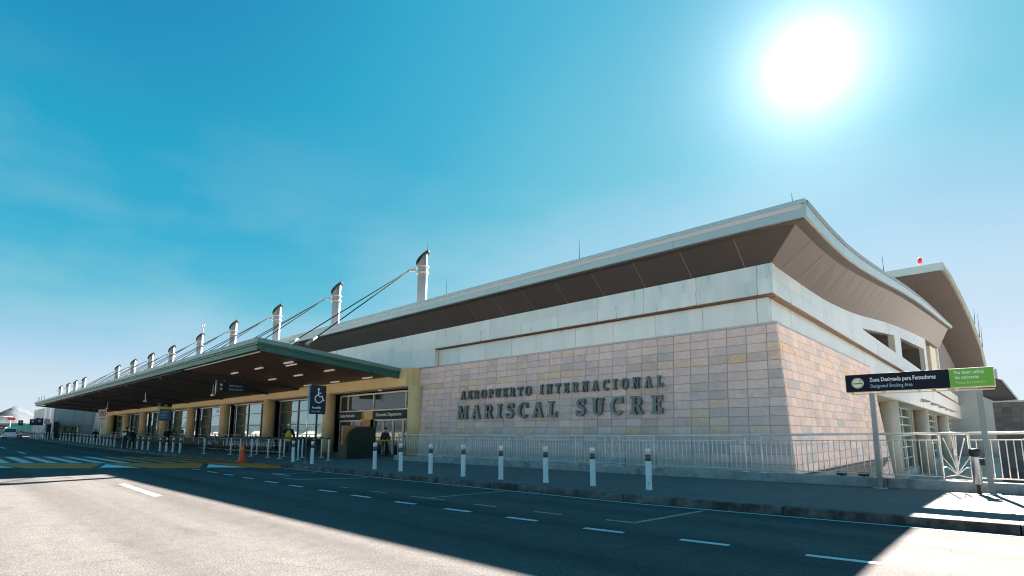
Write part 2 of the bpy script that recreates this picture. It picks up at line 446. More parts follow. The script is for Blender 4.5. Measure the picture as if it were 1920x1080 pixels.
# ---------------------------------------------------------------- mesh helpers
class MB:
    def __init__(s):
        s.v, s.f, s.mi, s.sm = [], [], [], []

    def face(s, idx, mi=0, sm=False):
        s.f.append(idx)
        s.mi.append(mi)
        s.sm.append(sm)

    def hexa(s, p, mi=0):
        """p: 8 points, 0-3 bottom ring, 4-7 top ring (counter-clockwise seen from above)"""
        b = len(s.v)
        s.v += [tuple(q) for q in p]
        for q in ((3, 2, 1, 0), (4, 5, 6, 7), (0, 1, 5, 4), (1, 2, 6, 5), (2, 3, 7, 6), (3, 0, 4, 7)):
            s.face([b + k for k in q], mi)
        return s

    def box(s, x0, x1, y0, y1, z0, z1, mi=0):
        return s.hexa([(x0, y0, z0), (x1, y0, z0), (x1, y1, z0), (x0, y1, z0), (x0, y0, z1), (x1, y0, z1), (x1, y1, z1), (x0, y1, z1)], mi)

    def quad(s, a, b, c, d, mi=0):
        k = len(s.v)
        s.v += [tuple(a), tuple(b), tuple(c), tuple(d)]
        s.face([k, k + 1, k + 2, k + 3], mi)
        return s

    def prism(s, pts, vec, mi=0, mi_side=None):
        n = len(pts)
        b = len(s.v)
        vec = Vector(vec)
        s.v += [tuple(p) for p in pts] + [tuple(Vector(p) + vec) for p in pts]
        # orientation: outward
        nrm = Vector((0, 0, 0))
        for i in range(n):
            a_, b_ = Vector(pts[i]), Vector(pts[(i + 1) % n])
            nrm += a_.cross(b_)
        flip = nrm.dot(vec) > 0
        a = list(range(b, b + n))
        t = list(range(b + n, b + 2 * n))
        s.face(a[::-1] if flip else a, mi)
        s.face(t if flip else t[::-1], mi)
        ms = mi if mi_side is None else mi_side
        for i in range(n):
            j = (i + 1) % n
            q = [b + i, b + j, b + n + j, b + n + i]
            s.face(q if flip else q[::-1], ms)
        return s

    def tube(s, pts, r, n=8, mi=0, cap=True, smooth=True):
        pts = [Vector(p) for p in pts]
        rs = r if isinstance(r, (list, tuple)) else [r] * len(pts)
        b = len(s.v)
        up = None
        for i, p in enumerate(pts):
            d = (pts[min(i + 1, len(pts) - 1)] - pts[max(i - 1, 0)]).normalized()
            if up is None:
                up = Vector((0, 0, 1)) if abs(d.z) < 0.9 else Vector((1, 0, 0))
            a = d.cross(up).normalized()
            c = a.cross(d).normalized()
            up = c
            for k in range(n):
                t = 2 * math.pi * k / n
                s.v.append(tuple(p + (a * math.cos(t) + c * math.sin(t)) * rs[i]))
        for i in range(len(pts) - 1):
            for k in range(n):
                k2 = (k + 1) % n
                s.face([b + i * n + k, b + i * n + k2, b + (i + 1) * n + k2, b + (i + 1) * n + k], mi, smooth)
        if cap:
            s.face([b + k for k in range(n)][::-1], mi)
            e = b + (len(pts) - 1) * n
            s.face([e + k for k in range(n)], mi)
        return s

    def lathe(s, c, prof, n=16, mi=0, smooth=True):
        b = len(s.v)
        for (r, z) in prof:
            for k in range(n):
                t = 2 * math.pi * k / n
                s.v.append((c[0] + r * math.cos(t), c[1] + r * math.sin(t), c[2] + z))
        for i in range(len(prof) - 1):
            for k in range(n):
                k2 = (k + 1) % n
                s.face([b + i * n + k, b + i * n + k2, b + (i + 1) * n + k2, b + (i + 1) * n + k], mi, smooth)
        s.face([b + k for k in range(n)][::-1], mi)
        e = b + (len(prof) - 1) * n
        s.face([e + k for k in range(n)], mi)
        return s

    def mesh(s, name, mats, off=(0, 0, 0)):
        me = bpy.data.meshes.new(name)
        ox, oy, oz = off
        me.from_pydata([(x - ox, y - oy, z - oz) for x, y, z in s.v], [], s.f)
        for m in (mats if isinstance(mats, (list, tuple)) else [mats]):
            me.materials.append(M[m] if isinstance(m, str) else m)
        me.polygons.foreach_set("material_index", s.mi)
        me.polygons.foreach_set("use_smooth", s.sm)
        me.update()
        return me

    def build(s, name, mats, parent=None, off=None, bevel=0.0):
        if off is None:
            off = OFF.get(root_of(parent).name, (0, 0, 0)) if parent else (0, 0, 0)
        o = bpy.data.objects.new(name, s.mesh(name, mats, off))
        COL.objects.link(o)
        if parent:
            o.parent = parent
        if bevel:
            bv = o.modifiers.new("bevel", 'BEVEL')
            bv.width = bevel
            bv.segments = 2
            bv.limit_method = 'ANGLE'
            bv.angle_limit = R(40)
        return o


OFF = {}


def root_of(o):
    while o.parent:
        o = o.parent
    return o


def tag(o, label=None, cat=None, group=None, kind=None):
    if label:
        o["label"] = label
    if cat:
        o["category"] = cat
    if group:
        o["group"] = group
    if kind:
        o["kind"] = kind
    return o


def thing(name, loc, label, cat, group=None, rz=0.0, world_coords=True):
    """Empty at the thing's base. world_coords: its parts are written in world coordinates."""
    o = bpy.data.objects.new(name, None)
    o.empty_display_size = 0.2
    COL.objects.link(o)
    o.location = loc
    o.rotation_euler = (0, 0, rz)
    tag(o, label, cat, group)
    OFF[o.name] = tuple(loc) if world_coords else (0, 0, 0)
    return o


def copy_tree(o, parent=None):
    c = o.copy()
    COL.objects.link(c)
    if parent:
        c.parent = parent
    for ch in list(o.children):
        copy_tree(ch, c)
    return c


def struct(name, mb, mats, bevel=0.0, kind='structure'):
    o = mb.build(name, mats, None, (0, 0, 0), bevel)
    o["kind"] = kind
    return o


ORD = ["first", "second", "third", "fourth", "fifth", "sixth", "seventh", "eighth", "ninth", "tenth", "eleventh", "twelfth",
       "thirteenth", "fourteenth", "fifteenth", "sixteenth", "seventeenth", "eighteenth", "nineteenth", "twentieth",
       "twenty-first", "twenty-second", "twenty-third", "twenty-fourth", "twenty-fifth", "twenty-sixth", "twenty-seventh",
       "twenty-eighth", "twenty-ninth", "thirtieth"]


def text_part(name, s, size, mp, material, parent, bold=0.0, xscale=1.0, depth=0.004, align='LEFT'):
    """flat lettering as a mesh part; mp maps (x, y, depth) of the text plane to world coordinates"""
    cu = bpy.data.curves.new(name, 'FONT')
    cu.body = s
    cu.size = size
    cu.extrude = depth
    cu.offset = bold
    cu.align_x = align
    cu.resolution_u = 3
    ob = bpy.data.objects.new(name, cu)
    COL.objects.link(ob)
    dg = bpy.context.evaluated_depsgraph_get()
    me = bpy.data.meshes.new_from_object(ob.evaluated_get(dg))
    bpy.data.objects.remove(ob)
    off = OFF.get(root_of(parent).name, (0, 0, 0))
    for v in me.vertices:
        p = Vector(mp(v.co.x * xscale, v.co.y, v.co.z)) - Vector(off)
        v.co = p
    me.materials.clear()
    me.materials.append(M[material])
    me.name = name
    o = bpy.data.objects.new(name, me)
    COL.objects.link(o)
    o.parent = parent
    return o


def on_xz(x0, y0, z0):            # plane facing -Y
    return lambda x, y, d: (x0 + x, y0 - d, z0 + y)


def on_yz(x0, y0, z0):            # plane facing +X
    return lambda x, y, d: (x0 + d, y0 + x, z0 + y)


def g(x):                          # the forecourt climbs a little towards its far end
    t = min(1.0, max(0.0, (-45.0 - x) / 75.0))
    return 0.5 * t * t * (3 - 2 * t)


def KY(x):                         # foot of the kerb face
    return 10.85 + max(0.0, x + 6.0) * 0.10


def LW(x):                         # front of the low concrete upstand
    return 16.30 + max(0.0, x + 9.0) * 0.075


# ---------------------------------------------------------------- the ground
mb = MB()
S = 9000
for (x0, x1, y0, y1) in ((-S, S, -S, 16.5), (-S, -9, 16.5, S), (-9, -5.1, 16.5, 38.7), (-9, S, 150, S), (70, S, 16.5, 150)):
    mb.quad((x0, y0, -0.06), (x1, y0, -0.06), (x1, y1, -0.06), (x0, y1, -0.06))
mb.quad((-9, 16.5, -2.6), (70, 16.5, -2.6), (70, 150, -2.6), (-9, 150, -2.6))      # sunken yard behind the railing
struct("ground", mb, 'ground')

xs = [-420, -300, -220] + [-180 + 5 * i for i in range(49)]
mb = MB()
for a, b in zip(xs[:-1], xs[1:]):
    mb.quad((a, -14, g(a)), (b, -14, g(b)), (b, KY(b) + 0.02, g(b)), (a, KY(a) + 0.02, g(a)))
road = struct("road", mb, 'asphalt')
PB = lambda q: 38.9 if q < -5.24 else LW(q) + 0.29
xs = xs[:-1] if False else sorted(set(xs + [-5.25]))
mb = MB()
for a, b in zip(xs[:-1], xs[1:]):
    mb.quad((a, KY(a) + 0.1, g(a) + 0.146), (b, KY(b) + 0.1, g(b) + 0.146), (b, PB(b), g(b) + 0.146), (a, PB(a), g(a) + 0.146))
    if a >= -5.26:
        mb.hexa([(a, PB(a) - .3, -2.65), (b, PB(b) - .3, -2.65), (b, PB(b), -2.65), (a, PB(a), -2.65), (a, PB(a) - .3, .14), (b, PB(b) - .3, .14), (b, PB(b), .14), (a, PB(a), .14)])
mb.box(-5.6, -5.25, 16.6, 19.5, -2.65, 0.14)
mb.box(-9, -5.302, 38.5, 38.9, -2.65, 0.14)
pave = struct("pavement", mb, 'paving')
# pavement slabs cast between the kerb and the upstand
x = -33.0
while x < 9:
    x1 = x + 3.3
    mb = MB()
    a, b = x + 0.004, x1 - 0.004
    ym = lambda q: KY(q) + 0.23
    mb.hexa([(a, ym(a), 0.10), (b, ym(b), 0.10), (b, LW(b) - 0.01, 0.10), (a, LW(a) - 0.01, 0.10),
             (a, ym(a), 0.152), (b, ym(b), 0.152), (b, LW(b) - 0.01, 0.152), (a, LW(a) - 0.01, 0.152)])
    mb.build("slab", 'paving', pave, (0, 0, 0))
    x = x1
# kerb stones
kerb = struct("kerb", MB().box(-420, -132, KY(-100), KY(-100) + 0.2, 0.3, 0.65), 'kerb')
x = -132.0
while x < 12:
    x1 = x + 3.3
    mb = MB()
    a, b = x + 0.008, x1 - 0.008
    mb.hexa([(a, KY(a), g(a) - 0.05), (b, KY(b), g(b) - 0.05), (b, KY(b) + 0.22, g(b) - 0.05), (a, KY(a) + 0.22, g(a) - 0.05),
             (a, KY(a) + 0.03, g(a) + 0.15), (b, KY(b) + 0.03, g(b) + 0.15), (b, KY(b) + 0.22, g(b) + 0.155), (a, KY(a) + 0.22, g(a) + 0.155)])
    mb.build("kerb_stone", 'kerb', kerb, (0, 0, 0), 0.018)
    x = x1


# road markings: thin sheets of paint lying on the asphalt, children of the road
def line(name, p0, p1, w, m, z=0.005):
    p0, p1 = Vector(p0), Vector(p1)
    d = (p1 - p0).normalized()
    nrm = Vector((-d.y, d.x)) * w / 2
    pts = [p0 - nrm, p1 - nrm, p1 + nrm, p0 + nrm]
    q = [(p.x, p.y, z + g(p.x)) for p in pts]
    k = MB()
    k.quad(*q)
    return k.build(name, m, road, (0, 0, 0))


for (a, ya), (b, yb) in [((-2.05, 7.74), (-1.25, 7.85)), ((-3.67, 7.59), (-2.99, 7.67)), ((-5.25, 7.42), (-4.56, 7.50)), ((-6.95, 7.38), (-6.27, 7.44)),
                         ((-8.66, 7.33), (-7.95, 7.38)), ((-10.33, 7.29), (-9.65, 7.34)), ((-12.2, 7.30), (-11.4, 7.33)), ((-13.94, 7.34), (-13.12, 7.38)),
                         ((-15.77, 7.37), (-15.04, 7.41)), ((-17.67, 7.44), (-16.81, 7.46)), ((-19.65, 7.52), (-18.95, 7.58)), ((-21.73, 7.62), (-20.95, 7.67)),
                         ((-23.69, 7.68), (-22.84, 7.73)), ((-25.9, 7.78), (-25.16, 7.85))]:
    line("lane_dash", (a, ya), (b, yb), 0.13, 'shade_teal_line')
for a, b in [((-8.67, 8.19), (-8.06, 8.25)), ((-7.04, 8.26), (-6.39, 8.32)), ((-5.45, 8.37), (-4.84, 8.44)), ((-10.94, 8.15), (-9.67, 8.21)),
             ((-12.62, 8.13), (-11.97, 8.16)), ((-14.31, 8.15), (-13.84, 8.16)), ((-18.53, 8.38), (-17.47, 8.44))]:
    line("bay_dash", a, b, 0.10, 'worn_line')
line("bay_line", (-4.9, 8.50), (-4.62, 10.6), 0.10, 'worn_line')
line("bay_line", (-10.31, 8.30), (-10.02, 10.45), 0.09, 'worn_line')
line("bay_line", (-17.5, 8.50), (-16.4, 10.4), 0.09, 'shade_teal_line')
line("bay_line", (-20.71, 8.95), (-19.3, 8.98), 0.09, 'shade_teal_line')
line("bay_line", (-20.7, 9.02), (-19.8, 10.3), 0.09, 'shade_teal_line')
xk = [-24, -20, -16, -12, -9, -6, -4, -2, 0, 3, 8]
for a, b in zip(xk[:-1], xk[1:]):
    line("edge_line", (a, KY(a) - 0.16), (b, KY(b) - 0.16), 0.075, 'white_line')
line("lane_line", (-19.9, 4.10), (-15.5, 3.95), 0.17, 'white_line')
line("lane_line", (-72.6, 4.75), (-67.8, 4.75), 0.17, 'white_line')
line("lane_line", (-57.9, 4.85), (-53.1, 4.85), 0.17, 'white_line')
line("lane_line", (-90, 4.7), (-85, 4.7), 0.17, 'white_line')
line("lane_line", (-32, 3.6), (-31, 3.6), 0.01, 'white_line')

# raised crossing set askew across the road
mb = MB()
n0, n1 = Vector((-37.8, -3.0)), Vector((-23.4, 10.75))       # near foot of the ramp
c0, c1 = Vector((-41.2, -3.0)), Vector((-26.2, 11.0))        # near crest
f0, f1 = Vector((-52.0, -3.0)), Vector((-36.2, 11.0))        # far crest
h0, h1 = Vector((-54.5, -3.0)), Vector((-38.6, 11.0))
zt = 0.10
V3 = lambda p, z: (p.x, p.y, z + g(p.x))
mb.quad(V3(n0, 0.004), V3(n1, 0.004), V3(c1, zt), V3(c0, zt), 0)
mb.quad(V3(c0, zt), V3(c1, zt), V3(f1, zt), V3(f0, zt), 1)
mb.quad(V3(f0, zt), V3(f1, zt), V3(h1, 0.004), V3(h0, 0.004), 0)
cross = struct("raised_crossing", mb, ['yellow_paint', 'black_paint'])
for i in range(17):
    yy = -2.4 + i * 0.79
    t = (yy + 3.0) / 14.0
    a = f0 + (f1 - f0) * t
    b = c0 + (c1 - c0) * t
    k = MB()
    w = 0.40
    dxdy = (c1.x - c0.x) / 14.0
    k.quad((a.x + 0.3, yy, zt + g(a.x) + 0.006), (b.x - 0.25, yy, zt + g(b.x) + 0.006), (b.x - 0.25 + dxdy * w, yy + w, zt + g(b.x) + 0.006), (a.x + 0.3 + dxdy * w, yy + w, zt + g(a.x) + 0.006))
    k.build("zebra_stripe", 'zebra_line' if yy < 6.6 else 'yellow_faded', cross, (0, 0, 0))


def ramp_pt(t, u):      # t along the ramp, u from foot to crest
    p = (n0 + (n1 - n0) * t) * (1 - u) + (c0 + (c1 - c0) * t) * u
    return Vector((p.x, p.y, 0.004 + (zt - 0.004) * u + g(p.x) + 0.004))


for t0 in (0.345, 0.62, 0.855):
    k = MB()
    a, b, c = ramp_pt(t0 - 0.045, 0.0), ramp_pt(t0 + 0.09, 0.0), ramp_pt(t0, 0.97)
    k.v += [tuple(a), tuple(b), tuple(c)]
    k.face([0, 1, 2])
    k.build("ramp_marking_edge", 'black_paint', cross, (0, 0, 0))
    k = MB()
    ce = (a + b + c) / 3
    up_ = Vector((0, 0, 0.004))
    k.v += [tuple(ce + (q - ce) * 0.68 + up_) for q in (a, b, c)]
    k.face([0, 1, 2])
    k.build("ramp_triangle", 'white_line', cross, (0, 0, 0))

# far ridge and the snow peak: polar height fields
def relief(name, m, dist, depth, hfun, a0=58.0, a1=128.0, na=260, nr=14):
    mb = MB()
    for j in range(nr + 1):
        u = j / nr
        for i in range(na + 1):
            an = a0 + (a1 - a0) * i / na
            d = Vector((-math.sin(R(an)), math.cos(R(an)), 0)) * (dist + depth * (u - .5))
            mb.v.append((d.x, d.y, hfun(an, u)))
    for j in range(nr):
        for i in range(na):
            p = j * (na + 1) + i
            mb.face([p, p + 1, p + na + 2, p + na + 1], 0, True)
    return struct(name, mb, m)


def fbm(x, y):
    return (math.sin(x * 1.0 + 1.3 * math.sin(y * 1.1)) + .5 * math.sin(x * 2.3 + y * 1.9 + 1) + .28 * math.sin(x * 5.1 - y * 3.7 + 2) + .15 * math.sin(x * 11.3 + y * 7.1)) / 1.9


relief("hills", 'hazy_hill', 5200, 1800, lambda an, u: -30 + math.sin(math.pi * u) * (95 + 24 * fbm(an * .9, u * 3) + 14 * math.sin(an * .21)))
relief("mountain", 'hazy_snow', 26000, 15000, lambda an, u: -60 + math.sin(math.pi * u) * (420 + 90 * fbm(an * .5, u * 5)) * 0.9
       + 620 * max(0.0, 1 - abs(an - 85.7) / 3.4) ** 1.4 * math.exp(-((u - .5) / .2) ** 2) * (1 + .22 * fbm(an * 3.1, u * 13)) + 45 * fbm(an * 4.3, u * 17) * math.sin(math.pi * u))

# ================================================================ the terminal
TB = thing("terminal_building", (-16, 20, 0), "long airport terminal with stone clad front wall, wave roof, masts and green canopy", "building")


def part(name, mb, mats, parent=None, bevel=0.0, kind=None):
    o = mb.build(name, mats, parent or TB, None, bevel)
    if kind:
        o["kind"] = kind
    return o


# ---- battered stone wall: core and tiles
ZT, ZB = 5.40, 0.15


def fY(z):
    return 19.55 + (z - ZB) / (ZT - ZB) * 0.45


def cX(z):
    return -5.27 - (z - ZB) / (ZT - ZB) * 0.41


XL, YE = -26.10, 38.6
mb = MB()
i_ = 0.012
zl = -2.65
mb.hexa([(XL, fY(zl) + i_, zl), (cX(zl) - i_, fY(zl) + i_, zl), (cX(zl) - i_, YE + .5, zl), (XL, YE + .5, zl),
         (XL, fY(ZT) + i_, ZT), (cX(ZT) - i_, fY(ZT) + i_, ZT), (cX(ZT) - i_, YE - 1.0, ZT), (XL, YE - 1.0, ZT)])
stone_wall = part("stone_wall", mb, 'wall_core')
TW, THh, GAP = 0.71, 0.3285, 0.012
NROW = 16


def pick(row, u, side):
    # the courses seen as ochre / riven bands
    if row in (2, 3) and side == 'f' and row == 3 - (1 if u < 0.25 else 0) * 0:
        w = [2, 3, 1, 1, 0, 7, 8, 3, 5]
    elif row == 2 and side == 's':
        w = [3, 2, 3, 2, 1, 6, 5, 2, 3]
    elif row == 11 and side == 'f':
        w = [3, 2, 1, 1, 0, 7, 8, 3, 3]
    elif side == 's':
        w = [8, 6, 9, 7, 4, 1.5, 0.2, 0.0, 2]
    else:
        w = [10, 9, 8, 4 + 3 * u, 0.4 + 1.2 * u, 5 - 3 * u, 1.3 - u, 0.5 - 0.4 * u, 3]
        if row > 11:
            w[6] = w[7] = 0.2
    return random.choices(range(9), w)[0]


tile_cache = {}


def tile_mesh(w, h, mi, var):
    key = (round(w, 3), round(h, 3), mi, var)
    if key in tile_cache:
        return tile_cache[key]
    rr = random.Random(var * 31 + mi)
    k = MB()
    a, b, d0 = w / 2 - GAP / 2, h / 2 - GAP / 2, 0.012
    riv = 0.012 if mi >= 5 else 0.004
    top = d0 + 0.004
    pts = [(-a, -b, -0.01), (a, -b, -0.01), (a, b, -0.01), (-a, b, -0.01)]
    e = 0.006
    ring = [(-a + e, -b + e, top + rr.uniform(-riv, riv) * .5), (a - e, -b + e, top + rr.uniform(-riv, riv) * .5), (a - e, b - e, top + rr.uniform(-riv, riv) * .5), (-a + e, b - e, top + rr.uniform(-riv, riv) * .5)]
    mid = [(rr.uniform(-.3, .3) * a, rr.uniform(-.3, .3) * b, top + riv * rr.uniform(0.2, 1.2))]
    k.v += pts + ring + mid
    for q in range(4):
        q2 = (q + 1) % 4
        k.face([q, q2, 4 + q2, 4 + q])
        k.face([4 + q, 4 + q2, 8])
    me = k.mesh("tile", STONE[mi])
    tile_cache[key] = me
    return me


tiles = []        # (weight, matrix, w, h, mi)


def wall_tiles(side):
    for r in range(NROW + (9 if side == 's' else 0)):
        z1 = ZT - r * THh
        z0 = z1 - THh
        zc = (z0 + z1) / 2
        if zc < 0.12 and side == 'f':
            continue
        if side == 'f':
            edges = [cX(zc)] + [-6.02 - TW * i for i in range(40)]
            lim = XL + 0.02
        else:
            edges = [fY(zc)] + [20.25 + TW * i for i in range(40)]
            lim = YE - 1.0 * (zc - ZB) / (ZT - ZB)
        for i in range(len(edges) - 1):
            e0, e1 = edges[i], edges[i + 1]
            if side == 'f':
                if e0 <= lim + 0.05:
                    break
                e1 = max(e1, lim)
            else:
                if e0 >= lim - 0.05:
                    break
                e1 = min(e1, lim)
            w = abs(e1 - e0)
            c = (e0 + e1) / 2
            if side == 'f':
                up = Vector((0, 0.45, ZT - ZB)).normalized()
                xa = Vector((1, 0, 0))
                pos = Vector((c, fY(zc), zc))
                u = (c - XL) / 20.5
            else:
                up = Vector((-0.41, 0, ZT - ZB)).normalized()
                xa = Vector((0, 1, 0))
                pos = Vector((cX(zc), c, zc))
                u = (c - 20) / 18
            nz = xa.cross(up)
            mtx = Matrix(((xa.x, up.x, nz.x, pos.x + 16), (xa.y, up.y, nz.y, pos.y - 20), (xa.z, up.z, nz.z, pos.z), (0, 0, 0, 1)))
            dist = (pos - Vector((0, 0, 1.55))).length
            view = (Vector((0, 0, 1.55)) - pos).normalized()
            tiles.append((abs(view.dot(nz)) / dist ** 2 * w * (1.0 if zc > 1.2 else 0.5), mtx, w, THh, pick(r, u, side)))


wall_tiles('f')
wall_tiles('s')
tiles.sort(key=lambda t: -t[0])
for wgt, mtx, w, h, mi in tiles[:300]:
    o = bpy.data.objects.new("tile", tile_mesh(w, h, mi, random.randrange(4)))
    COL.objects.link(o)
    o.parent = stone_wall
    o.matrix_local = mtx
rest = MB()
for wgt, mtx, w, h, mi in tiles[300:]:
    me = tile_mesh(w, h, mi, random.randrange(4))
    b = len(rest.v)
    rest.v += [tuple(mtx @ v.co) for v in me.vertices]
    for p in me.polygons:
        rest.face([b + i for i in p.vertices], mi)
o = rest.build("tiles", STONE, stone_wall, (0, 0, 0))
o["kind"] = "stuff"
# stone cap
mb = MB()
mb.box(XL - 0.02, cX(ZT) + 0.03, fY(ZT) - 0.03, fY(ZT) + 0.5, ZT + 0.003, ZT + 0.085)
mb.box(cX(ZT) - 0.5, cX(ZT) + 0.03, fY(ZT) + 0.503, YE - 1.0, ZT + 0.003, ZT + 0.05)
part("wall_cap", mb, 'panel_trim', stone_wall)

# ---- metal bands above the stone
core = MB()
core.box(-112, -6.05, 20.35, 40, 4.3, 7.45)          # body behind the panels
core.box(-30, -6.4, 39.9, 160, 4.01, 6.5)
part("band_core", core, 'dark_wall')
bands = part("cladding", MB().box(-112, -5.96, 20.30, 20.345, 5.5, 7.5), 'slot')
SEAM = 0.006


def panel(x0, x1, y0, y1, z0, z1, m='panel'):
    part("panel", MB().box(min(x0, x1) + SEAM, max(x0, x1) - SEAM, y0, y1, z0, z1), m, bands)


px_ = [-5.93, -6.35] + [-6.35 - 2.05 * i for i in range(1, 9)] + [-24.6]
for a, b in zip(px_[:-1], px_[1:]):
    panel(b, a, 20.16, 20.29, 5.49, 6.44)                 # lower band
up_x = [-5.66, -6.2] + [-6.2 - 2.3 * i for i in range(1, 9)]
x = up_x[-1]
while x > -112:
    x -= 2.3
    up_x.append(x)
for a, b in zip(up_x[:-1], up_x[1:]):
    panel(b, a, 19.86, 20.28, 6.50, 7.06)
    panel(b, a, 19.93, 20.28, 7.066, 7.62)
x = -24.61
while x > -112:
    panel(x - 2.3, x, 19.86, 20.28, 5.46, 6.494)
    x -= 2.3
# brown reveal strip along the recess
part("reveal", MB().box(-24.6, -5.7, 19.88, 20.28, 6.452, 6.494), 'slot', bands)

WZ = [(19.9, 7.62), (24.25, 7.63), (28.3, 7.72), (35.2, 8.24), (44.5, 9.27), (55.5, 10.30), (72.9, 11.70), (78, 12.0)]


def lerp(tab, y):
    if y <= tab[0][0]:
        return tab[0][1]
    for (a, va), (b, vb) in zip(tab[:-1], tab[1:]):
        if y <= b:
            t = (y - a) / (b - a)
            return va + (vb - va) * t
    return tab[-1][1]


def smooth_tab(tab):
    """denser Catmull-Rom samples of a profile"""
    out = []
    n = len(tab)
    for i in range(n - 1):
        p0, p1, p2, p3 = tab[max(i - 1, 0)], tab[i], tab[i + 1], tab[min(i + 2, n - 1)]
        for k in range(6):
            t = k / 6
            y = p1[0] + (p2[0] - p1[0]) * t
            h = lambda a, b: (b[1] - a[1]) / max(1e-6, (b[0] - a[0]))
            m1 = h(p0, p2) * (p2[0] - p1[0])
            m2 = h(p1, p3) * (p2[0] - p1[0])
            v = (2 * t ** 3 - 3 * t ** 2 + 1) * p1[1] + (t ** 3 - 2 * t ** 2 + t) * m1 + (-2 * t ** 3 + 3 * t ** 2) * p2[1] + (t ** 3 - t ** 2) * m2
            out.append((y, v))
    out.append(tab[-1])
    return out


WZs = smooth_tab(WZ)


def side_panel(y0, y1, zlo, zhi, x0=-6.1, x1=-5.70, name="panel", m='panel'):
    """panel of the side face between two heights given as functions of y"""
    y0, y1 = y0 + SEAM, y1 - SEAM
    part(name, MB().hexa([(x0, y0, zlo(y0)), (x1, y0, zlo(y0)), (x1, y1, zlo(y1)), (x0, y1, zlo(y1)),
                          (x0, y0, zhi(y0)), (x1, y0, zhi(y0)), (x1, y1, zhi(y1)), (x0, y1, zhi(y1))]), m, bands)


K = lambda v: (lambda y: v)
op1_top = lambda y: 7.63 + (y - 36.7) / (49.4 - 36.7) * (8.92 - 7.63)
op2_top = lambda y: 9.20 + (y - 52.9) / (70.5 - 52.9) * (10.33 - 9.20)
ys = [20.29]
while ys[-1] < 36.0:
    ys.append(ys[-1] + 1.75)
ys[-1] = 36.7
for a, b in zip(ys[:-1], ys[1:]):
    if a < 27:
        side_panel(a, b, K(6.50), K(7.06))
        side_panel(a, b, K(7.066), lambda y: lerp(WZs, y))
    else:
        side_panel(a, b, K(6.50), lambda y: lerp(WZs, y))
for a, b in ((36.7, 40.9), (40.9, 45.1), (45.1, 49.4)):
    side_panel(a, b, K(6.50), K(7.57))
    side_panel(a, b, lambda y: op1_top(y) + 0.01, lambda y: lerp(WZs, y))
side_panel(49.4, 52.9, K(6.50), lambda y: lerp(WZs, y))
for a, b in ((52.9, 58.7), (58.7, 64.6), (64.6, 70.5)):
    side_panel(a, b, K(6.50), K(7.62))
    side_panel(a, b, op2_top, lambda y: lerp(WZs, y))
side_panel(70.5, 73.0, K(6.50), lambda y: lerp(WZs, y))
for a, b in ((73.0, 82), (82, 91), (91, 100), (100, 109), (109, 118)):
    side_panel(a, b, K(6.50), K(7.62))
# recessed triangular windows: brown reveals and green panes
for (y0, y1, zt0, zt1, zb) in ((36.9, 49.3, 7.66, 8.88, 7.57), (52.9, 70.5, 9.20, 10.33, 7.62)):
    w_ = part("clerestory_window", MB().prism([(-8.2, y0, zb - .02), (-8.2, y1, zb - .02), (-8.2, y1, zt1 + .5), (-8.2, y0, zt0 + .3)], (-0.1, 0, 0)), 'green_glass')
    q = MB()
    q.box(-8.2, -6.11, y1 - 0.05, y1 + 0.08, zb, zt1 + 0.1)
    q.quad((-8.2, y0, zt0 + 0.05), (-8.2, y1, zt1 + 0.05), (-6.0, y1, zt1 + 0.03), (-6.0, y0, zt0 + 0.03))
    q.quad((-8.2, y0, zb), (-6.0, y0, zb), (-6.0, y1, zb), (-8.2, y1, zb))
    part("window_reveal", q, 'soffit', w_)
    n = 6
    for i in range(n + 1):
        yy = y0 + (y1 - y0) * i / n
        part("mullion", MB().box(-8.19, -8.08, yy - 0.06, yy + 0.06, zb, zt0 + (zt1 - zt0) * i / n + .1), 'panel', w_)
    part("mullion", MB().box(-8.19, -8.09, y0, y1, zb + 0.95, zb + 1.05), 'panel', w_)
# lower band along the side
ys = [20.30]
while ys[-1] < 37.4:
    ys.append(ys[-1] + 1.20)
for a, b in zip(ys[:-1], ys[1:]):
    side_panel(a, b, K(5.46), K(6.42), x1=-5.93)
yy = ys[-1]
while yy < 150:
    side_panel(yy, yy + 3.5, K(4.02), K(5.2), x1=-5.93)
    side_panel(yy, yy + 3.5, K(5.21), K(6.42), x1=-5.93)
    yy += 3.5
part("reveal", MB().box(-6.2, -5.72, 20.29, 126, 6.43, 6.49), 'slot', bands)
# light hoods along the side band
for i in range(5):
    yy = 66 + 9 * i
    part("lamp_hood", MB().prism([(-5.92, yy, 4.55), (-5.92, yy, 4.9), (-5.3, yy, 4.62), (-5.3, yy, 4.55)], (0, 1.4, 0)), 'panel_trim')

# ---- wave roof
RZ = smooth_tab([(18.45, 9.07), (22.1, 9.08), (26, 9.3), (32.9, 10.05), (44, 11.4), (58.8, 12.9), (76.9, 14.4), (91, 15.6)])
XE, XW = -4.10, -168.0


def thick(y):
    return 0.57 if y < 60 else 0.57 - (y - 60) / 31 * 0.27


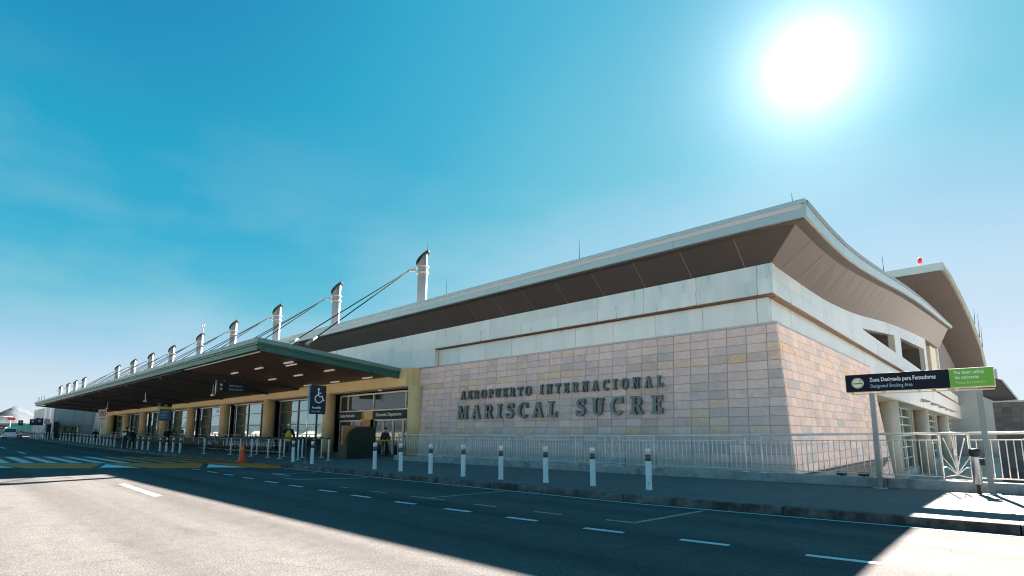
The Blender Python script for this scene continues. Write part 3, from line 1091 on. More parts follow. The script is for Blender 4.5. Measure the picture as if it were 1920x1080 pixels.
mb = MB()
for (a, za), (b, zb) in zip(RZ[:-1], RZ[1:]):
    mb.hexa([(XW, a, za - .3), (XE - .12, a, za - .3), (XE - .12, b, zb - .3), (XW, b, zb - .3), (XW, a, za), (XE - .12, a, za), (XE - .12, b, zb), (XW, b, zb)])
roof = part("roof", mb, 'roof')
mb = MB()
mb.box(XW, -40.2, 18.49, 19.8, 8.46, 9.06)
part("front_edge", mb, 'fascia', roof)
x = XE
first = True
while x > -40:
    x1 = x - 4.6
    part("fascia_panel", MB().box(x1 + .006, x - (0 if first else .006), 18.47, 18.60, 8.50, 8.92), 'fascia', roof)
    part("flashing", MB().box(x1 + .006, x - (0 if first else .006), 18.42, 18.62, 8.935, 9.08), 'fascia', roof)
    x = x1
    first = False
part("shadow_gap", MB().box(-40, XE - .02, 18.50, 18.6, 8.90, 8.95), 'flashing', roof)
groups = [RZ[i:i + 4] for i in range(0, len(RZ) - 1, 3)]
for gp in groups:
    k, k2, k3 = MB(), MB(), MB()
    for (a, za), (b, zb) in zip(gp[:-1], gp[1:]):
        a2, b2 = max(a, 18.605), max(b, 18.61)
        k.hexa([(XE - .11, a2, za - thick(a)), (XE - .01, a2, za - thick(a)), (XE - .01, b2, zb - thick(b)), (XE - .11, b2, zb - thick(b)),
                (XE - .11, a2, za - .16), (XE - .01, a2, za - .16), (XE - .01, b2, zb - .16), (XE - .11, b2, zb - .16)])
        k2.hexa([(XE - .11, a2 + .02, za - .145), (XE + .03, a2 + .02, za - .145), (XE + .03, b2 + .02, zb - .145), (XE - .11, b2 + .02, zb - .145),
                 (XE - .11, a2 + .02, za + .01), (XE + .03, a2 + .02, za + .01), (XE + .03, b2 + .02, zb + .01), (XE - .11, b2 + .02, zb + .01)])
    part("fascia_panel", k, 'fascia', roof)
    part("flashing", k2, 'flashing', roof)
# soffit: lip, joint backing and panels
LIPW = 0.34
zin = 8.50
sof = part("soffit", MB().hexa([(-40, 18.60, 8.47), (XE - .12, 18.60, 8.47), (XE - .12 - LIPW, 18.60 + LIPW, 8.47), (-40, 18.60 + LIPW, 8.47),
                                (-40, 18.60, 8.60), (XE - .12, 18.60, 8.60), (XE - .12 - LIPW, 18.60 + LIPW, 8.60), (-40, 18.60 + LIPW, 8.60)]), 'soffit', None)


def slab_between(q, m, name, up=0.05):
    k = MB()
    k.hexa([tuple(p) for p in q] + [(p[0], p[1], p[2] + up) for p in q])
    return part(name, k, m, sof)


YF, YW = 18.60 + LIPW, 20.0          # inner lip to wall line
zF, zW = 8.47, 7.60
xi, xw = XE - .12 - LIPW, -5.72
# backing strip that shows as the pale joints
slab_between([(-40, YF, zF + .012), (xi, YF, zF + .012), (xw, YW, zW + .012), (-40, YW, zW + .012)], 'soffit_joint', "joint_backing")
JO = 0.014
x = -40.0
cuts = [xi]
while cuts[-1] > -40:
    cuts.append(cuts[-1] - 2.05)
for i, (a, b) in enumerate(zip(cuts[:-1], cuts[1:])):
    aw = min(a, xw) if i > 0 else xw
    bw = b
    slab_between([(b + JO, YF, zF), (a - JO, YF, zF), (aw - JO, YW, zW), (bw + JO, YW, zW)], 'soffit', "soffit_panel", 0.010)
for (a, za), (b, zb) in zip(RZ[:-1], RZ[1:]):
    a2, b2 = max(a, 18.62), b
    za_, zb_ = za - thick(a) - .03, zb - thick(b) - .03
    slab_between([(XE - .12, a2, za_), (XE - .12, b2, zb_), (XE - .12 - LIPW, b2 + (LIPW if b < 18.7 else 0), zb_), (XE - .12 - LIPW, a2 + (LIPW if a < 18.7 else 0), za_)], 'soffit', "lip_panel", 0.1)


def soff_side(y):
    return lerp(RZ, y) - thick(y) - 0.03


def wall_z(y):
    return lerp(WZs, y) - 0.02 if y < 73 else lerp(WZs, 73) + (y - 73) * 0.06


yc = [YF]
while yc[-1] < 40:
    yc.append(yc[-1] + 2.05)
while yc[-1] < 90.8:
    yc.append(min(90.8, yc[-1] + 1.6))
for i, (a, b) in enumerate(zip(yc[:-1], yc[1:])):
    aw = max(a, YW)
    slab_between([(xi, a, soff_side(a) + .012), (xi, b, soff_side(b) + .012), (xw, max(b, YW), wall_z(max(b, YW)) + .012), (xw, aw, wall_z(aw) + .012)], 'soffit_joint', "joint_backing", 0.03)
    j = JO if b < 42 else 0.03
    mm = 'soffit'
    slab_between([(xi, a + j, soff_side(a)), (xi, b - j, soff_side(b)), (xw, max(b, YW) - j, wall_z(max(b, YW))), (xw, aw + j, wall_z(aw))], mm, "soffit_panel", 0.010)
# beyond the wall end the underside runs back to the hall
mb = MB()
for a, b in ((73.0, 82.0), (82.0, 90.8)):
    mb.hexa([(-20, a, wall_z(a)), (xw, a, wall_z(a)), (xw, b, wall_z(b)), (-20, b, wall_z(b)), (-20, a, wall_z(a) + .1), (xw, a, wall_z(a) + .1), (xw, b, wall_z(b) + .1), (-20, b, wall_z(b) + .1)])
part("soffit_return", mb, 'soffit', sof)
# air terminals on the roof edge
for (xx, h) in ((-13.1, 0.95), (-22.1, 0.95), (-4.5, 0.35)):
    part("lightning_rod", MB().tube([(xx, 18.55, 9.07), (xx, 18.55, 9.07 + h)], [0.014, 0.006], 5), 'cable', roof)
for (yy, h) in ((35, 1.0), (52, 1.6), (66, 1.9)):
    part("lightning_rod", MB().tube([(-4.2, yy, lerp(RZ, yy)), (-4.2, yy, lerp(RZ, yy) + h)], [0.02, 0.008], 5), 'cable', roof)

# ---- hall roof behind, with its curved edge
HR = [(-4.43, 95, 25.47), (-3.79, 98, 24.2), (-3.23, 103, 22.71), (-2.42, 110, 19.87), (-1.8, 118, 16.7), (-1.55, 125, 12.81)]
mb = MB()
for p, q in zip(HR[:-1], HR[1:]):
    a, b = Vector(p), Vector(q)
    mb.hexa([(-34, a.y, a.z - 1.1), (a.x - .3, a.y, a.z - 1.1), (b.x - .3, b.y, b.z - 1.1), (-34, b.y, b.z - 1.1),
             (-34, a.y, a.z - .05), (a.x - .3, a.y, a.z - .05), (b.x - .3, b.y, b.z - .05), (-34, b.y, b.z - .05)])
hall = part("hall_roof", mb, 'soffit')
k = MB()
k.box(-34, -4.43, 94.85, 95.1, 24.4, 25.5)
part("hall_fascia", k, 'fascia', hall)
k = MB()
for p, q in zip(HR[:-1], HR[1:]):
    a, b = Vector(p), Vector(q)
    k.hexa([(a.x - .28, a.y + .12, a.z - .32), (a.x, a.y + .12, a.z - .32), (b.x, b.y + .12, b.z - .32), (b.x - .28, b.y + .12, b.z - .32),
            (a.x - .28, a.y + .12, a.z), (a.x, a.y + .12, a.z), (b.x, b.y + .12, b.z), (b.x - .28, b.y + .12, b.z)])
part("hall_edge", k, 'fascia', hall)
for (xx, yy, zz, h) in ((-2.2, 112, 19.2, 2.2), (-1.9, 116, 17.5, 3.6), (-1.75, 119, 16.2, 3.2)):
    part("lightning_rod", MB().tube([(xx, yy, zz - .4), (xx + .1, yy, zz + h)], [0.05, 0.02], 5), 'cable', hall)
bea = part("obstruction_lamp", MB().lathe((-7.0, 95.3, 25.5), [(0.25, 0), (0.25, 0.2), (0.18, 0.25), (0.18, 0.5)], 10), 'white', hall)
part("lamp_lens", MB().lathe((-7.0, 95.3, 26.005), [(0.26, 0), (0.28, 0.3), (0.22, 0.65), (0.08, 0.8)], 10), 'red', bea)
# hall end wall: glazed strip, pale panel, then glass under the roof curve
part("hall_wall", MB().box(-30, -6.7, 76, 124, 6.3, 12.5), 'green_glass')
hw = part("hall_screen", MB().prism([(-6.66, 76.2, 6.6), (-6.66, 84, 6.6), (-6.66, 84, 12.6), (-6.66, 76.2, 11.8)], (-0.03, 0, 0)), 'green_glass')
for yy in (76.4, 78.3, 80.2, 82.1, 84):
    part("mullion", MB().box(-6.65, -6.55, yy - .07, yy + .07, 6.6, 12.0), 'panel', hw)
part("hall_panel", MB().box(-6.9, -6.2, 84.3, 92, 6.4, 14.2), 'beige_side', hw)
part("hall_panel", MB().box(-6.9, -6.0, 92.1, 93.4, 6.4, 15.2), 'panel', hw)
k = MB()
k.prism([(-6.3, 93.5, 15.9), (-6.0, 105, 15.0), (-5.7, 120, 13.1), (-5.7, 120, 6.5), (-6.3, 93.5, 6.5)], (-0.5, 0, 0))
part("hall_gable", k, 'soffit', hw)
# ---- columns and glazing along the canopy
COLX = [-26.1, -36.4, -46.8, -57.0, -67.2, -77.6, -87.2, -96.8, -107.2]
for cx_ in COLX:
    c = part("column", MB().lathe((cx_, 19.62, 0.12 + g(cx_)), [(0.44, 0), (0.44, 4.22 - g(cx_))], 24), 'beige')
part("portal_beam", MB().box(-112, -26.22, 19.02, 20.34, 4.32, 5.44), 'beige')
part("portal_end", MB().box(-26.21, -26.12, 19.3, 20.34, 4.30, 5.44), 'beige')
part("beam_strip", MB().box(-112, -26.5, 19.3, 19.4, 4.29, 4.319), 'pale_mullion')
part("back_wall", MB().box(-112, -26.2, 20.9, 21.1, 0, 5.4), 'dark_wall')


def glazing(x0, x1, dark=False):
    xg = [x0 + .55, x0 + .55 + (x1 - x0 - 1.1) * .37, x0 + .55 + (x1 - x0 - 1.1) * .70, x1 - .55]
    zg = [0.2, 1.15, 2.2, 3.3, 4.25]
    Y = 20.42
    fr = MB()
    for xx in xg:
        fr.box(xx - .045, xx + .045, Y - .08, Y + .06, zg[0], zg[-1])
    for a, b in zip(xg[:-1], xg[1:]):
        for zz in zg:
            fr.box(a + .047, b - .047, Y - .06, Y + .05, zz - .03, zz + .03)
    w = part("glazing", fr, 'mullion')
    for a, b in zip(xg[:-1], xg[1:]):
        for z0, z1 in zip(zg[:-1], zg[1:]):
            tx = random.uniform(-.004, .004)
            part("pane", MB().hexa([(a + .05, Y - .01 + tx, z0 + .032), (b - .05, Y - .01 - tx, z0 + .032), (b - .05, Y + .02, z0 + .032), (a + .05, Y + .02, z0 + .032),
                                    (a + .05, Y - .01 - tx, z1 - .032), (b - .05, Y - .01 + tx, z1 - .032), (b - .05, Y + .02, z1 - .032), (a + .05, Y + .02, z1 - .032)]), 'glass', w)
    part("head_rail", MB().box(x0 + .5, x1 - .5, Y - .16, Y - .083, 4.18, 4.28), 'pale_mullion', w)
    return w


for a, b in zip(COLX[2:], COLX[1:-1]):
    glazing(a, b)
# entrance bay
Y = 20.3
ent = part("entrance", MB().box(-35.95, -26.5, Y - .06, Y + .04, 4.12, 4.22), 'pale_mullion')
for a, b in ((-35.9, -34.9), (-34.8, -31.6), (-31.5, -27.9), (-27.8, -26.6)):
    part("transom_pane", MB().box(a + .03, b - .03, Y - .01, Y + .02, 3.12, 4.10), 'dark_glass', ent)
for xx in (-35.93, -34.85, -31.55, -27.85, -26.55):
    part("mullion", MB().box(xx - .045, xx + .045, Y - .07, Y + .05, 3.1, 4.11), 'pale_mullion', ent)
part("transom_rail", MB().box(-35.95, -26.5, Y - .09, Y + .05, 3.0, 3.09), 'pale_mullion', ent)
for (a, b, s) in ((-36.0, -32.75, "Salidas Nacionales"), (-31.35, -27.35, "Domestic Departures")):
    bd = part("sign_board", MB().box(a, b, Y - .22, Y - .10, 2.46, 2.99), 'sign_teal', ent)
    text_part("lettering", s, 0.30, on_xz(a + .38, Y - .222, 2.63), 'white', bd, bold=0.004, xscale=(b - a - .75) / 2.75 if s[0] == 'S' else (b - a - .75) / 2.98)
part("pier", MB().box(-32.7, -31.4, Y - .05, Y + .05, 2.42, 2.99), 'beige', ent)
for xx in (-32.72, -31.4):
    part("yellow_post", MB().box(xx - .14, xx, Y - .2, Y - .055, 2.42, 3.0), 'sign_yellow', ent)
for (a, b) in ((-35.9, -34.2), (-34.15, -33.2), (-33.15, -32.2), (-31.4, -30.3), (-30.25, -29.2), (-29.15, -28.1), (-28.05, -26.7)):
    d = part("door", MB().box(a, b, Y - .08, Y + .02, 2.32, 2.42), 'pale_mullion', ent)
    part("door_pane", MB().box(a + .07, b - .07, Y - .03, Y - .01, 0.22, 2.31), 'dark_glass', d)
    for xx in (a, b - .06):
        part("door_stile", MB().box(xx, xx + .06, Y - .08, Y + .02, 0.15, 2.318), 'pale_mullion', d)
# orange notice on the pier by the doors
part("notice", MB().box(-32.5, -31.5, Y - .3, Y - .27, 1.95, 2.43), 'kiosk_orange', ent)
part("soffit_lamp", MB().lathe((-30.0, 19.7, 4.24), [(.12, 0), (.12, .07)], 10), 'lamp', ent)

# ---- side colonnade under the lower band, standing in the sunken yard
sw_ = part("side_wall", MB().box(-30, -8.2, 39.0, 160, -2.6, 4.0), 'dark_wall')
part("side_plinth", MB().box(-8.1, -7.2, 39.0, 160, -2.6, -1.9), 'beige_side')
side_cols = [50.7, 71.8, 98.0, 128.0, 156.0]
for yy in side_cols:
    part("column", MB().lathe((-6.65, yy, -2.6), [(0.62, 0), (0.62, 6.6)], 22), 'beige_side')
bays = [(39.6, 49.6)] + [(a + 1.4, b - 1.4) for a, b in zip(side_cols[:-1], side_cols[1:])]
for a_, b_ in bays:
    fr = MB()
    nn = 3
    zg = [-1.88, -0.9, 0.15, 1.25, 2.3, 3.1, 3.95]
    yg = [a_ + (b_ - a_) * i / nn for i in range(nn + 1)]
    for yy in yg:
        fr.box(-7.62, -7.48, yy - .13, yy + .13, zg[0], zg[-1])
    for c, d in zip(yg[:-1], yg[1:]):
        for zz in zg:
            fr.box(-7.6, -7.5, c + .132, d - .132, zz - .05, zz + .05)
    w = part("side_window", fr, 'pale_frame')
    for c, d in zip(yg[:-1], yg[1:]):
        for z0, z1 in zip(zg[:-1], zg[1:]):
            part("pane", MB().box(-7.57, -7.54, c + .135, d - .135, z0 + .052, z1 - .052), 'green_glass', w)
    part("pier", MB().box(-8.1, -7.3, b_ + .14, b_ + 2.5, -1.9, 4.0), 'beige_side', w)
part("colonnade_soffit", MB().box(-8.1, -5.95, 39.0, 160, 3.96, 4.0), 'beige_side')
part("end_wall", MB().box(-14, -0.4, 126.5, 127.5, -2.6, 12.7), 'grey_wall')

# ---- canopy over the forecourt
CX0, CX1 = -26.8, -111.0
CYF, CYB = 10.46, 19.0


def cz(y):                                # underside of the canopy structure
    return 5.67 + (CYF - y) * 0.094


mb = MB()


def sl(x0, x1, y0, y1, d0, d1):            # sloped slab between two offsets above the underside
    return [(x0, y0, cz(y0) + d0), (x1, y0, cz(y0) + d0), (x1, y1, cz(y1) + d0), (x0, y1, cz(y1) + d0),
            (x0, y0, cz(y0) + d1), (x1, y0, cz(y0) + d1), (x1, y1, cz(y1) + d1), (x0, y1, cz(y1) + d1)]


mb.hexa(sl(CX1, CX0, CYF, CYB, 0.34, 0.56))
canopy = part("canopy", mb, 'canopy_light')
part("front_gutter", MB().hexa(sl(CX1, CX0 - .05, CYF + .06, CYF + .25, 0.24, 0.336)), 'canopy_metal', canopy)
part("front_beam", MB().hexa(sl(CX1, CX0 - .16, CYF + .12, CYF + .34, -0.02, 0.236)), 'canopy_metal', canopy)
part("end_beam", MB().hexa(sl(CX0 - .34, CX0 - .12, CYF + .36, CYB, -0.05, 0.236)), 'canopy_metal', canopy)
part("end_ledge", MB().hexa(sl(CX0 - .30, CX0 - .05, CYF + .26, CYB, 0.24, 0.336)), 'canopy_metal', canopy)
part("bolt_cover", MB().tube([(CX0 - .13, 17.3, cz(17.3) + .10), (CX0 - .06, 17.3, cz(17.3) + .10)], 0.17, 18), 'canopy_metal', canopy)
part("bolt_cover", MB().tube([(CX0 - .3, CYF + .2, cz(CYF) + .12), (CX0 - .1, CYF + .2, cz(CYF) + .12)], 0.15, 16), 'canopy_metal', canopy)
k = MB().hexa(sl(CX1, CX0 - .36, CYF + .36, CYB, 0.12, 0.16))
part("canopy_backing", k, 'dark_soffit', canopy)
yy = CYF + 0.40
while yy < CYB - 0.26:
    part("plank", MB().hexa(sl(-39.9, CX0 - .38, yy + .008, yy + .232, 0.075, 0.112)), 'wood', canopy)
    yy += 0.24
x = -40.0
while x > CX1 + 1:
    x1 = max(CX1, x - 10.2)
    part("soffit_bay", MB().hexa(sl(x1 + .03, x - .03, CYF + .38, CYB, -0.06, 0.112)), 'dark_soffit', canopy)
    part("cross_beam", MB().hexa(sl(x1 + 4.8, x1 + 5.1, CYF + .5, CYB - .2, -0.20, -0.065)), 'dark_soffit', canopy)
    x = x1
x = CX0 - .9
for i in range(3):
    x1 = x - 3.95
    part("light_strip", MB().hexa(sl(x1 + .05, x, CYF + .42, CYF + .54, 0.0, 0.073)), 'lamp', canopy)
    x = x1
part("light_strip", MB().hexa(sl(-111, -107.5, CYF + .42, CYF + .54, -0.13, -0.062)), 'lamp', canopy)
part("light_strip", MB().hexa(sl(-107, -103.5, CYF + .42, CYF + .54, -0.13, -0.062)), 'lamp', canopy)
for yy in (13.25, 15.75, 18.35):
    for xx in (-29.4, -33.4, -37.3):
        part("ceiling_lamp", MB().hexa(sl(xx - .55, xx + .55, yy - .05, yy + .05, 0.0, 0.072)), 'lamp', canopy)
pl = part("pendant_lamp", MB().tube([(-28.9, 13.2, cz(13.2) + .07), (-28.9, 13.2, cz(13.2) - .12)], 0.03, 8), 'pale_steel', canopy)
part("lamp_bar", MB().box(-29.5, -28.3, 13.16, 13.24, cz(13.2) - .18, cz(13.2) - .121), 'lamp', pl)
for xx, yy in ((-45, 14.5), (-60, 13.5), (-80, 14.2)):
    pl = part("pendant_lamp", MB().tube([(xx, yy, cz(yy) - .06), (xx, yy, cz(yy) - .75)], 0.025, 6), 'pale_steel', canopy)
    part("lamp_shade", MB().lathe((xx, yy, cz(yy) - .95), [(.16, 0), (.14, .1), (.04, .2)], 12), 'pale_steel', pl)
# far-end antenna masts on the canopy
for xx in (-104, -107, -109.5, -110.8):
    k = MB().tube([(xx, 10.8, cz(10.8) + .55), (xx, 10.8, cz(10.8) + 1.25)], .03, 5)
    k.tube([(xx, 10.8, cz(10.8) + 1.25), (xx - .8, 10.8, cz(10.8) + 1.3)], .03, 5)
    part("edge_lamp", k, 'cable', canopy)

# ---- masts and stay cables
MX = [-25.92, -36.44, -46.72, -56.9, -66.96, -77.5, -87.1, -96.7, -107.0, -135.6, -145.0, -154.1, -164.3]
for i, mx in enumerate(MX):
    MY, top = 19.8, 12.64 - (0.25 if i > 4 else 0)
    r0, r1 = 0.30, 0.30
    n = 20
    k = MB()
    b = len(k.v)
    for lev in range(2):
        for q in range(n):
            t = 2 * math.pi * q / n
            xx, yy = mx + r0 * math.cos(t), MY + r0 * math.sin(t)
            z = 8.6 if lev == 0 else top - 0.30 + 0.36 * (math.cos(t) * .75 + math.sin(t) * .65)
            k.v.append((xx, yy, z))
    for q in range(n):
        q2 = (q + 1) % n
        k.face([q, q2, n + q2, n + q], 0, True)
    k.face([n + q for q in range(n)], 0)
    ms = part("mast", k, 'mast')
    # slanted dark cap plate
    k = MB()
    for lev in range(2):
        for q in range(n):
            t = 2 * math.pi * q / n
            k.v.append((mx + .41 * math.cos(t), MY + .41 * math.sin(t), top - 0.285 + 0.41 * (math.cos(t) * .75 + math.sin(t) * .65) + lev * .15))
    for q in range(n):
        q2 = (q + 1) % n
        k.face([q, q2, n + q2, n + q], 0)
    k.face([q for q in range(n)][::-1])
    k.face([n + q for q in range(n)])
    part("mast_cap", k, 'cap_dark', ms)
    for zz in (top - 1.28, top - 0.90):
        part("collar", MB().lathe((mx, MY, zz), [(0.40, 0), (0.40, 0.09)], 20), 'mast', ms)
    part("bracket", MB().prism([(mx - .3, MY - .3, top - 1.15), (mx - .62, MY - .62, top - 1.12), (mx - .62, MY - .62, top - 1.02), (mx - .3, MY - .3, top - .9)], (0.07, -0.07, 0)), 'mast', ms)
    part("lightning_rod", MB().tube([(mx + .33, MY + .1, top - .1), (mx + .33, MY + .1, top + .75)], [.012, .006], 5), 'cable', ms)
    if i < 9:
        a = Vector((mx - .55, MY - .6, top - 1.06))
        for (dx, yy) in ((-0.1, 12.6), (-1.5, 12.2)):
            e = Vector((mx + dx, yy, cz(yy) + .56))
            part("stay_cable", MB().tube([a, e], 0.032, 6), 'cable', ms)
            d = (a - e).normalized()
            part("anchor", MB().tube([e, e + d * .75], [0.10, 0.045], 8), 'mast', ms)
        if 0 < i:
            e = Vector((mx + .9, 11.6, cz(11.6) + .56))
            part("stay_cable", MB().tube([a, e], 0.026, 6), 'cable', ms)
# weather instrument on the fifth mast
k = MB().tube([(-66.6, 19.9, 12.5), (-66.6, 19.9, 13.5)], .05, 6)
k.tube([(-66.95, 19.9, 13.45), (-66.25, 19.9, 13.45)], .05, 6)
k.tube([(-66.95, 19.9, 13.45), (-66.95, 19.9, 13.8)], .06, 6)
k.tube([(-66.25, 19.9, 13.45), (-66.25, 19.9, 13.8)], .06, 6)
part("weather_instrument", k, 'mast')

# ---- the second stone block at the far end of the canopy
k = MB()
k.hexa([(-132.4, 19.3, 0.2), (-114.3, 19.3, 0.2), (-114.3, 30, 0.2), (-132.4, 30, 0.2), (-130.9, 19.8, 5.6), (-115, 19.8, 5.6), (-115, 30, 5.6), (-130.9, 30, 5.6)])
blk = part("stone_block", k, 'wall_core')
for r in range(13):
    z0 = 0.4 + r * .4
    for c in range(13):
        y_ = lambda z: 19.3 + (z - .2) / 5.4 * .5 - .02
        xl = lambda z: -132.4 + (z - .2) / 5.4 * 1.5
        xr = lambda z: -114.3 - (z - .2) / 5.4 * .7
        P4 = lambda f, z: (xl(z) + (xr(z) - xl(z)) * f, y_(z), z)
        f0, f1 = c / 13 + .003, (c + 1) / 13 - .003
        if r * 13 + c >= 0:
            q = [P4(f0, z0 + .015), P4(f1, z0 + .015), P4(f1, z0 + .385), P4(f0, z0 + .385)]
            k = MB()
            k.prism(q, (0, 0.05, 0))
            part("tile", k, STONE[random.choice((0, 1, 1, 2, 5))], blk)
part("block_return", MB().box(-114.2, -108, 19.5, 20.3, 0.2, 5.3), 'beige')
part("dark_link", MB().box(-137, -131.0, 19.0, 20.5, 4.5, 6.6), 'dark_wall')
part("link_pier", MB().box(-140, -136.5, 19.2, 20.5, 2.8, 6.2), 'dark_wall')
k = MB().box(-138, -132.5, 18.4, 19.0, 0.2, 3.4)
lv = part("louvre_screen", k, 'grey_wall')
for i in range(8):
    part("louvre", MB().box(-138, -132.4, 18.3, 18.39, 0.5 + i * .36, 0.68 + i * .36), 'canopy_light', lv)

# ---- raised letters on the stone
t_ = 0.11


def arc(cx_, cy_, rx, ry, a0, a1, n=10):
    return [(cx_ + rx * math.cos(R(a0 + (a1 - a0) * i / n)), cy_ + ry * math.sin(R(a0 + (a1 - a0) * i / n))) for i in range(n + 1)]


def stroke(pts, w):
    L, Rr = [], []
    for i, p in enumerate(pts):
        a, b = pts[max(0, i - 1)], pts[min(len(pts) - 1, i + 1)]
        d = Vector((b[0] - a[0], b[1] - a[1])).normalized()
        nn = Vector((-d.y, d.x)) * w / 2
        L.append((p[0] + nn.x, p[1] + nn.y))
        Rr.append((p[0] - nn.x, p[1] - nn.y))
    return L + Rr[::-1]


GL = {
    'I': (.42, [[(0, 0), (.42, 0), (.42, t_), (.31, t_), (.31, 1 - t_), (.42, 1 - t_), (.42, 1), (0, 1), (0, 1 - t_), (.11, 1 - t_), (.11, t_), (0, t_)]], []),
    'L': (.68, [[(0, 0), (.68, 0), (.68, .34), (.57, .34), (.54, t_), (.31, t_), (.31, 1 - t_), (.42, 1 - t_), (.42, 1), (0, 1), (0, 1 - t_), (.11, 1 - t_), (.11, t_), (0, t_)]], []),
    'E': (.70, [[(0, 0), (.7, 0), (.7, .32), (.59, .32), (.56, t_), (.31, t_), (.31, .45), (.44, .45), (.46, .36), (.55, .36), (.55, .66), (.46, .66), (.44, .56), (.31, .56),
                 (.31, 1 - t_), (.56, 1 - t_), (.58, .7), (.68, .7), (.68, 1), (0, 1), (0, 1 - t_), (.11, 1 - t_), (.11, t_), (0, t_)]], []),
    'T': (.74, [[(.16, 0), (.58, 0), (.58, t_), (.47, t_), (.47, 1 - t_), (.6, 1 - t_), (.63, .7), (.74, .7), (.74, 1), (0, 1), (0, .7), (.11, .7), (.14, 1 - t_), (.27, 1 - t_), (.27, t_), (.16, t_)]], []),
    'N': (.86, [[(0, 0), (.36, 0), (.36, t_), (.25, t_), (.25, .72), (.62, 0), (.76, 0), (.76, 1 - t_), (.86, 1 - t_), (.86, 1), (.5, 1), (.5, 1 - t_), (.62, 1 - t_), (.62, .3), (.26, 1), (0, 1),
                 (0, 1 - t_), (.1, 1 - t_), (.1, t_), (0, t_)]], []),
    'M': (1.08, [[(0, 0), (.36, 0), (.36, t_), (.25, t_), (.25, .7), (.48, 0), (.6, 0), (.80, .7), (.80, t_), (.70, t_), (.70, 0), (1.08, 0), (1.08, t_), (.99, t_), (.99, 1 - t_), (1.08, 1 - t_), (1.08, 1),
                  (.8, 1), (.54, .26), (.28, 1), (0, 1), (0, 1 - t_), (.1, 1 - t_), (.1, t_), (0, t_)]], []),
    'A': (.90, [[(0, 0), (.34, 0), (.34, t_), (.25, t_), (.29, .25), (.56, .25), (.6, t_), (.51, t_), (.51, 0), (.9, 0), (.9, t_), (.82, t_), (.55, 1), (.33, 1), (.08, t_), (0, t_)],
                [(.325, .36), (.525, .36), (.425, .76)]], []),
    'P': (.70, [[(0, 0), (.44, 0), (.44, t_), (.31, t_), (.31, .4)] + arc(.42, .7, .28, .3, -90, 90) + [(0, 1), (0, 1 - t_), (.11, 1 - t_), (.11, t_), (0, t_)],
                [(.31, .51)] + arc(.40, .7, .12, .19, -90, 90) + [(.31, .89)]], []),
    'R': (.84, [[(0, 0), (.42, 0), (.42, t_), (.31, t_), (.31, .42), (.40, .42), (.56, 0), (.84, 0), (.84, t_), (.74, t_)] + arc(.44, .71, .28, .29, -58, 90) + [(0, 1), (0, 1 - t_), (.11, 1 - t_), (.11, t_), (0, t_)],
                [(.31, .53)] + arc(.40, .71, .12, .18, -90, 90) + [(.31, .89)]], []),
    'U': (.84, [[(0, 1), (0, 1 - t_), (.09, 1 - t_)] + arc(.42, .34, .33, .35, 180, 360, 12) + [(.75, 1 - t_), (.84, 1 - t_), (.84, 1), (.48, 1), (.48, 1 - t_), (.57, 1 - t_)]
                + arc(.43, .36, .14, .24, 360, 180, 10) + [(.29, 1 - t_), (.38, 1 - t_), (.38, 1)]], []),
    'O': (.90, [arc(.45, .5, .45, .52, 0, 350, 28), arc(.45, .5, .24, .39, 0, 350, 28)], []),
    'C': (.84, [arc(.45, .5, .45, .52, 42, 320, 22) + arc(.45, .5, .25, .40, 320, 42, 22)], [(.70, .64, .81, 1.0)]),
    'S': (.72, [stroke([(.63, .74), (.57, .86), (.46, .93), (.34, .935), (.22, .89), (.15, .79), (.17, .67), (.27, .58), (.42, .51), (.56, .42), (.62, .29), (.58, .16), (.47, .08), (.34, .06), (.2, .1), (.12, .2), (.09, .28)], .18)],
          [(.58, .68, .68, 1.0), (.04, 0, .14, .32)]),
}


def letter(ch, x0, z0, h, xs_, parent):
    w, loops, ticks = GL[ch]
    cu = bpy.data.curves.new("letter", 'CURVE')
    cu.dimensions = '2D'
    cu.fill_mode = 'BOTH'
    cu.extrude = 0.055
    cu.bevel_depth = 0.006
    for lp in loops:
        sp = cu.splines.new('POLY')
        sp.points.add(len(lp) - 1)
        for p, q in zip(sp.points, lp):
            p.co = (q[0] * h * xs_, q[1] * h, 0, 1)
        sp.use_cyclic_u = True
    ob = bpy.data.objects.new("letter", cu)
    COL.objects.link(ob)
    dg = bpy.context.evaluated_depsgraph_get()
    me0 = bpy.data.meshes.new_from_object(ob.evaluated_get(dg))
    bpy.data.objects.remove(ob)
    k = MB()
    yb = fY(z0 + h / 2) - 0.13
    off = 0.45 / (ZT - ZB)
    mp = lambda a, b, c: (x0 + a, yb - c + (b - h / 2) * off, z0 + b)
    k.v += [mp(*v.co) for v in me0.vertices]
    for p in me0.polygons:
        k.face(list(p.vertices))
    for (a, b, c, d) in ticks:
        q = [mp(a * h * xs_, b * h, .064), mp(c * h * xs_, b * h, .064), mp(c * h * xs_, d * h, .064), mp(a * h * xs_, d * h, .064)]
        k.prism(q, (0, 0.125, 0))
    # two fixing pins back to the wall
    for f in (.3, .7):
        k.box(x0 + w * h * xs_ * f - .012, x0 + w * h * xs_ * f + .012, yb, yb + .16, z0 + .05 * h, z0 + .09 * h)
    part("letter", k, 'letter', stone_wall)
    bpy.data.meshes.remove(me0)


def word(s, xa, xb, z0, h, xs_=1.0):
    tot = sum(GL[c][0] for c in s) * h * xs_
    gap = (xb - xa - tot) / (len(s) - 1)
    x = xa
    for c in s:
        letter(c, x, z0, h, xs_, stone_wall)
        x += GL[c][0] * h * xs_ + gap


word("AEROPUERTO", -22.05, -16.95, 3.34, 0.47, 0.86)
word("INTERNACIONAL", -16.35, -9.98, 3.36, 0.47, 0.76)
word("MARISCAL", -22.2, -15.3, 2.27, 0.74, 1.0)
word("SUCRE", -14.2, -9.98, 2.30, 0.74, 0.95)

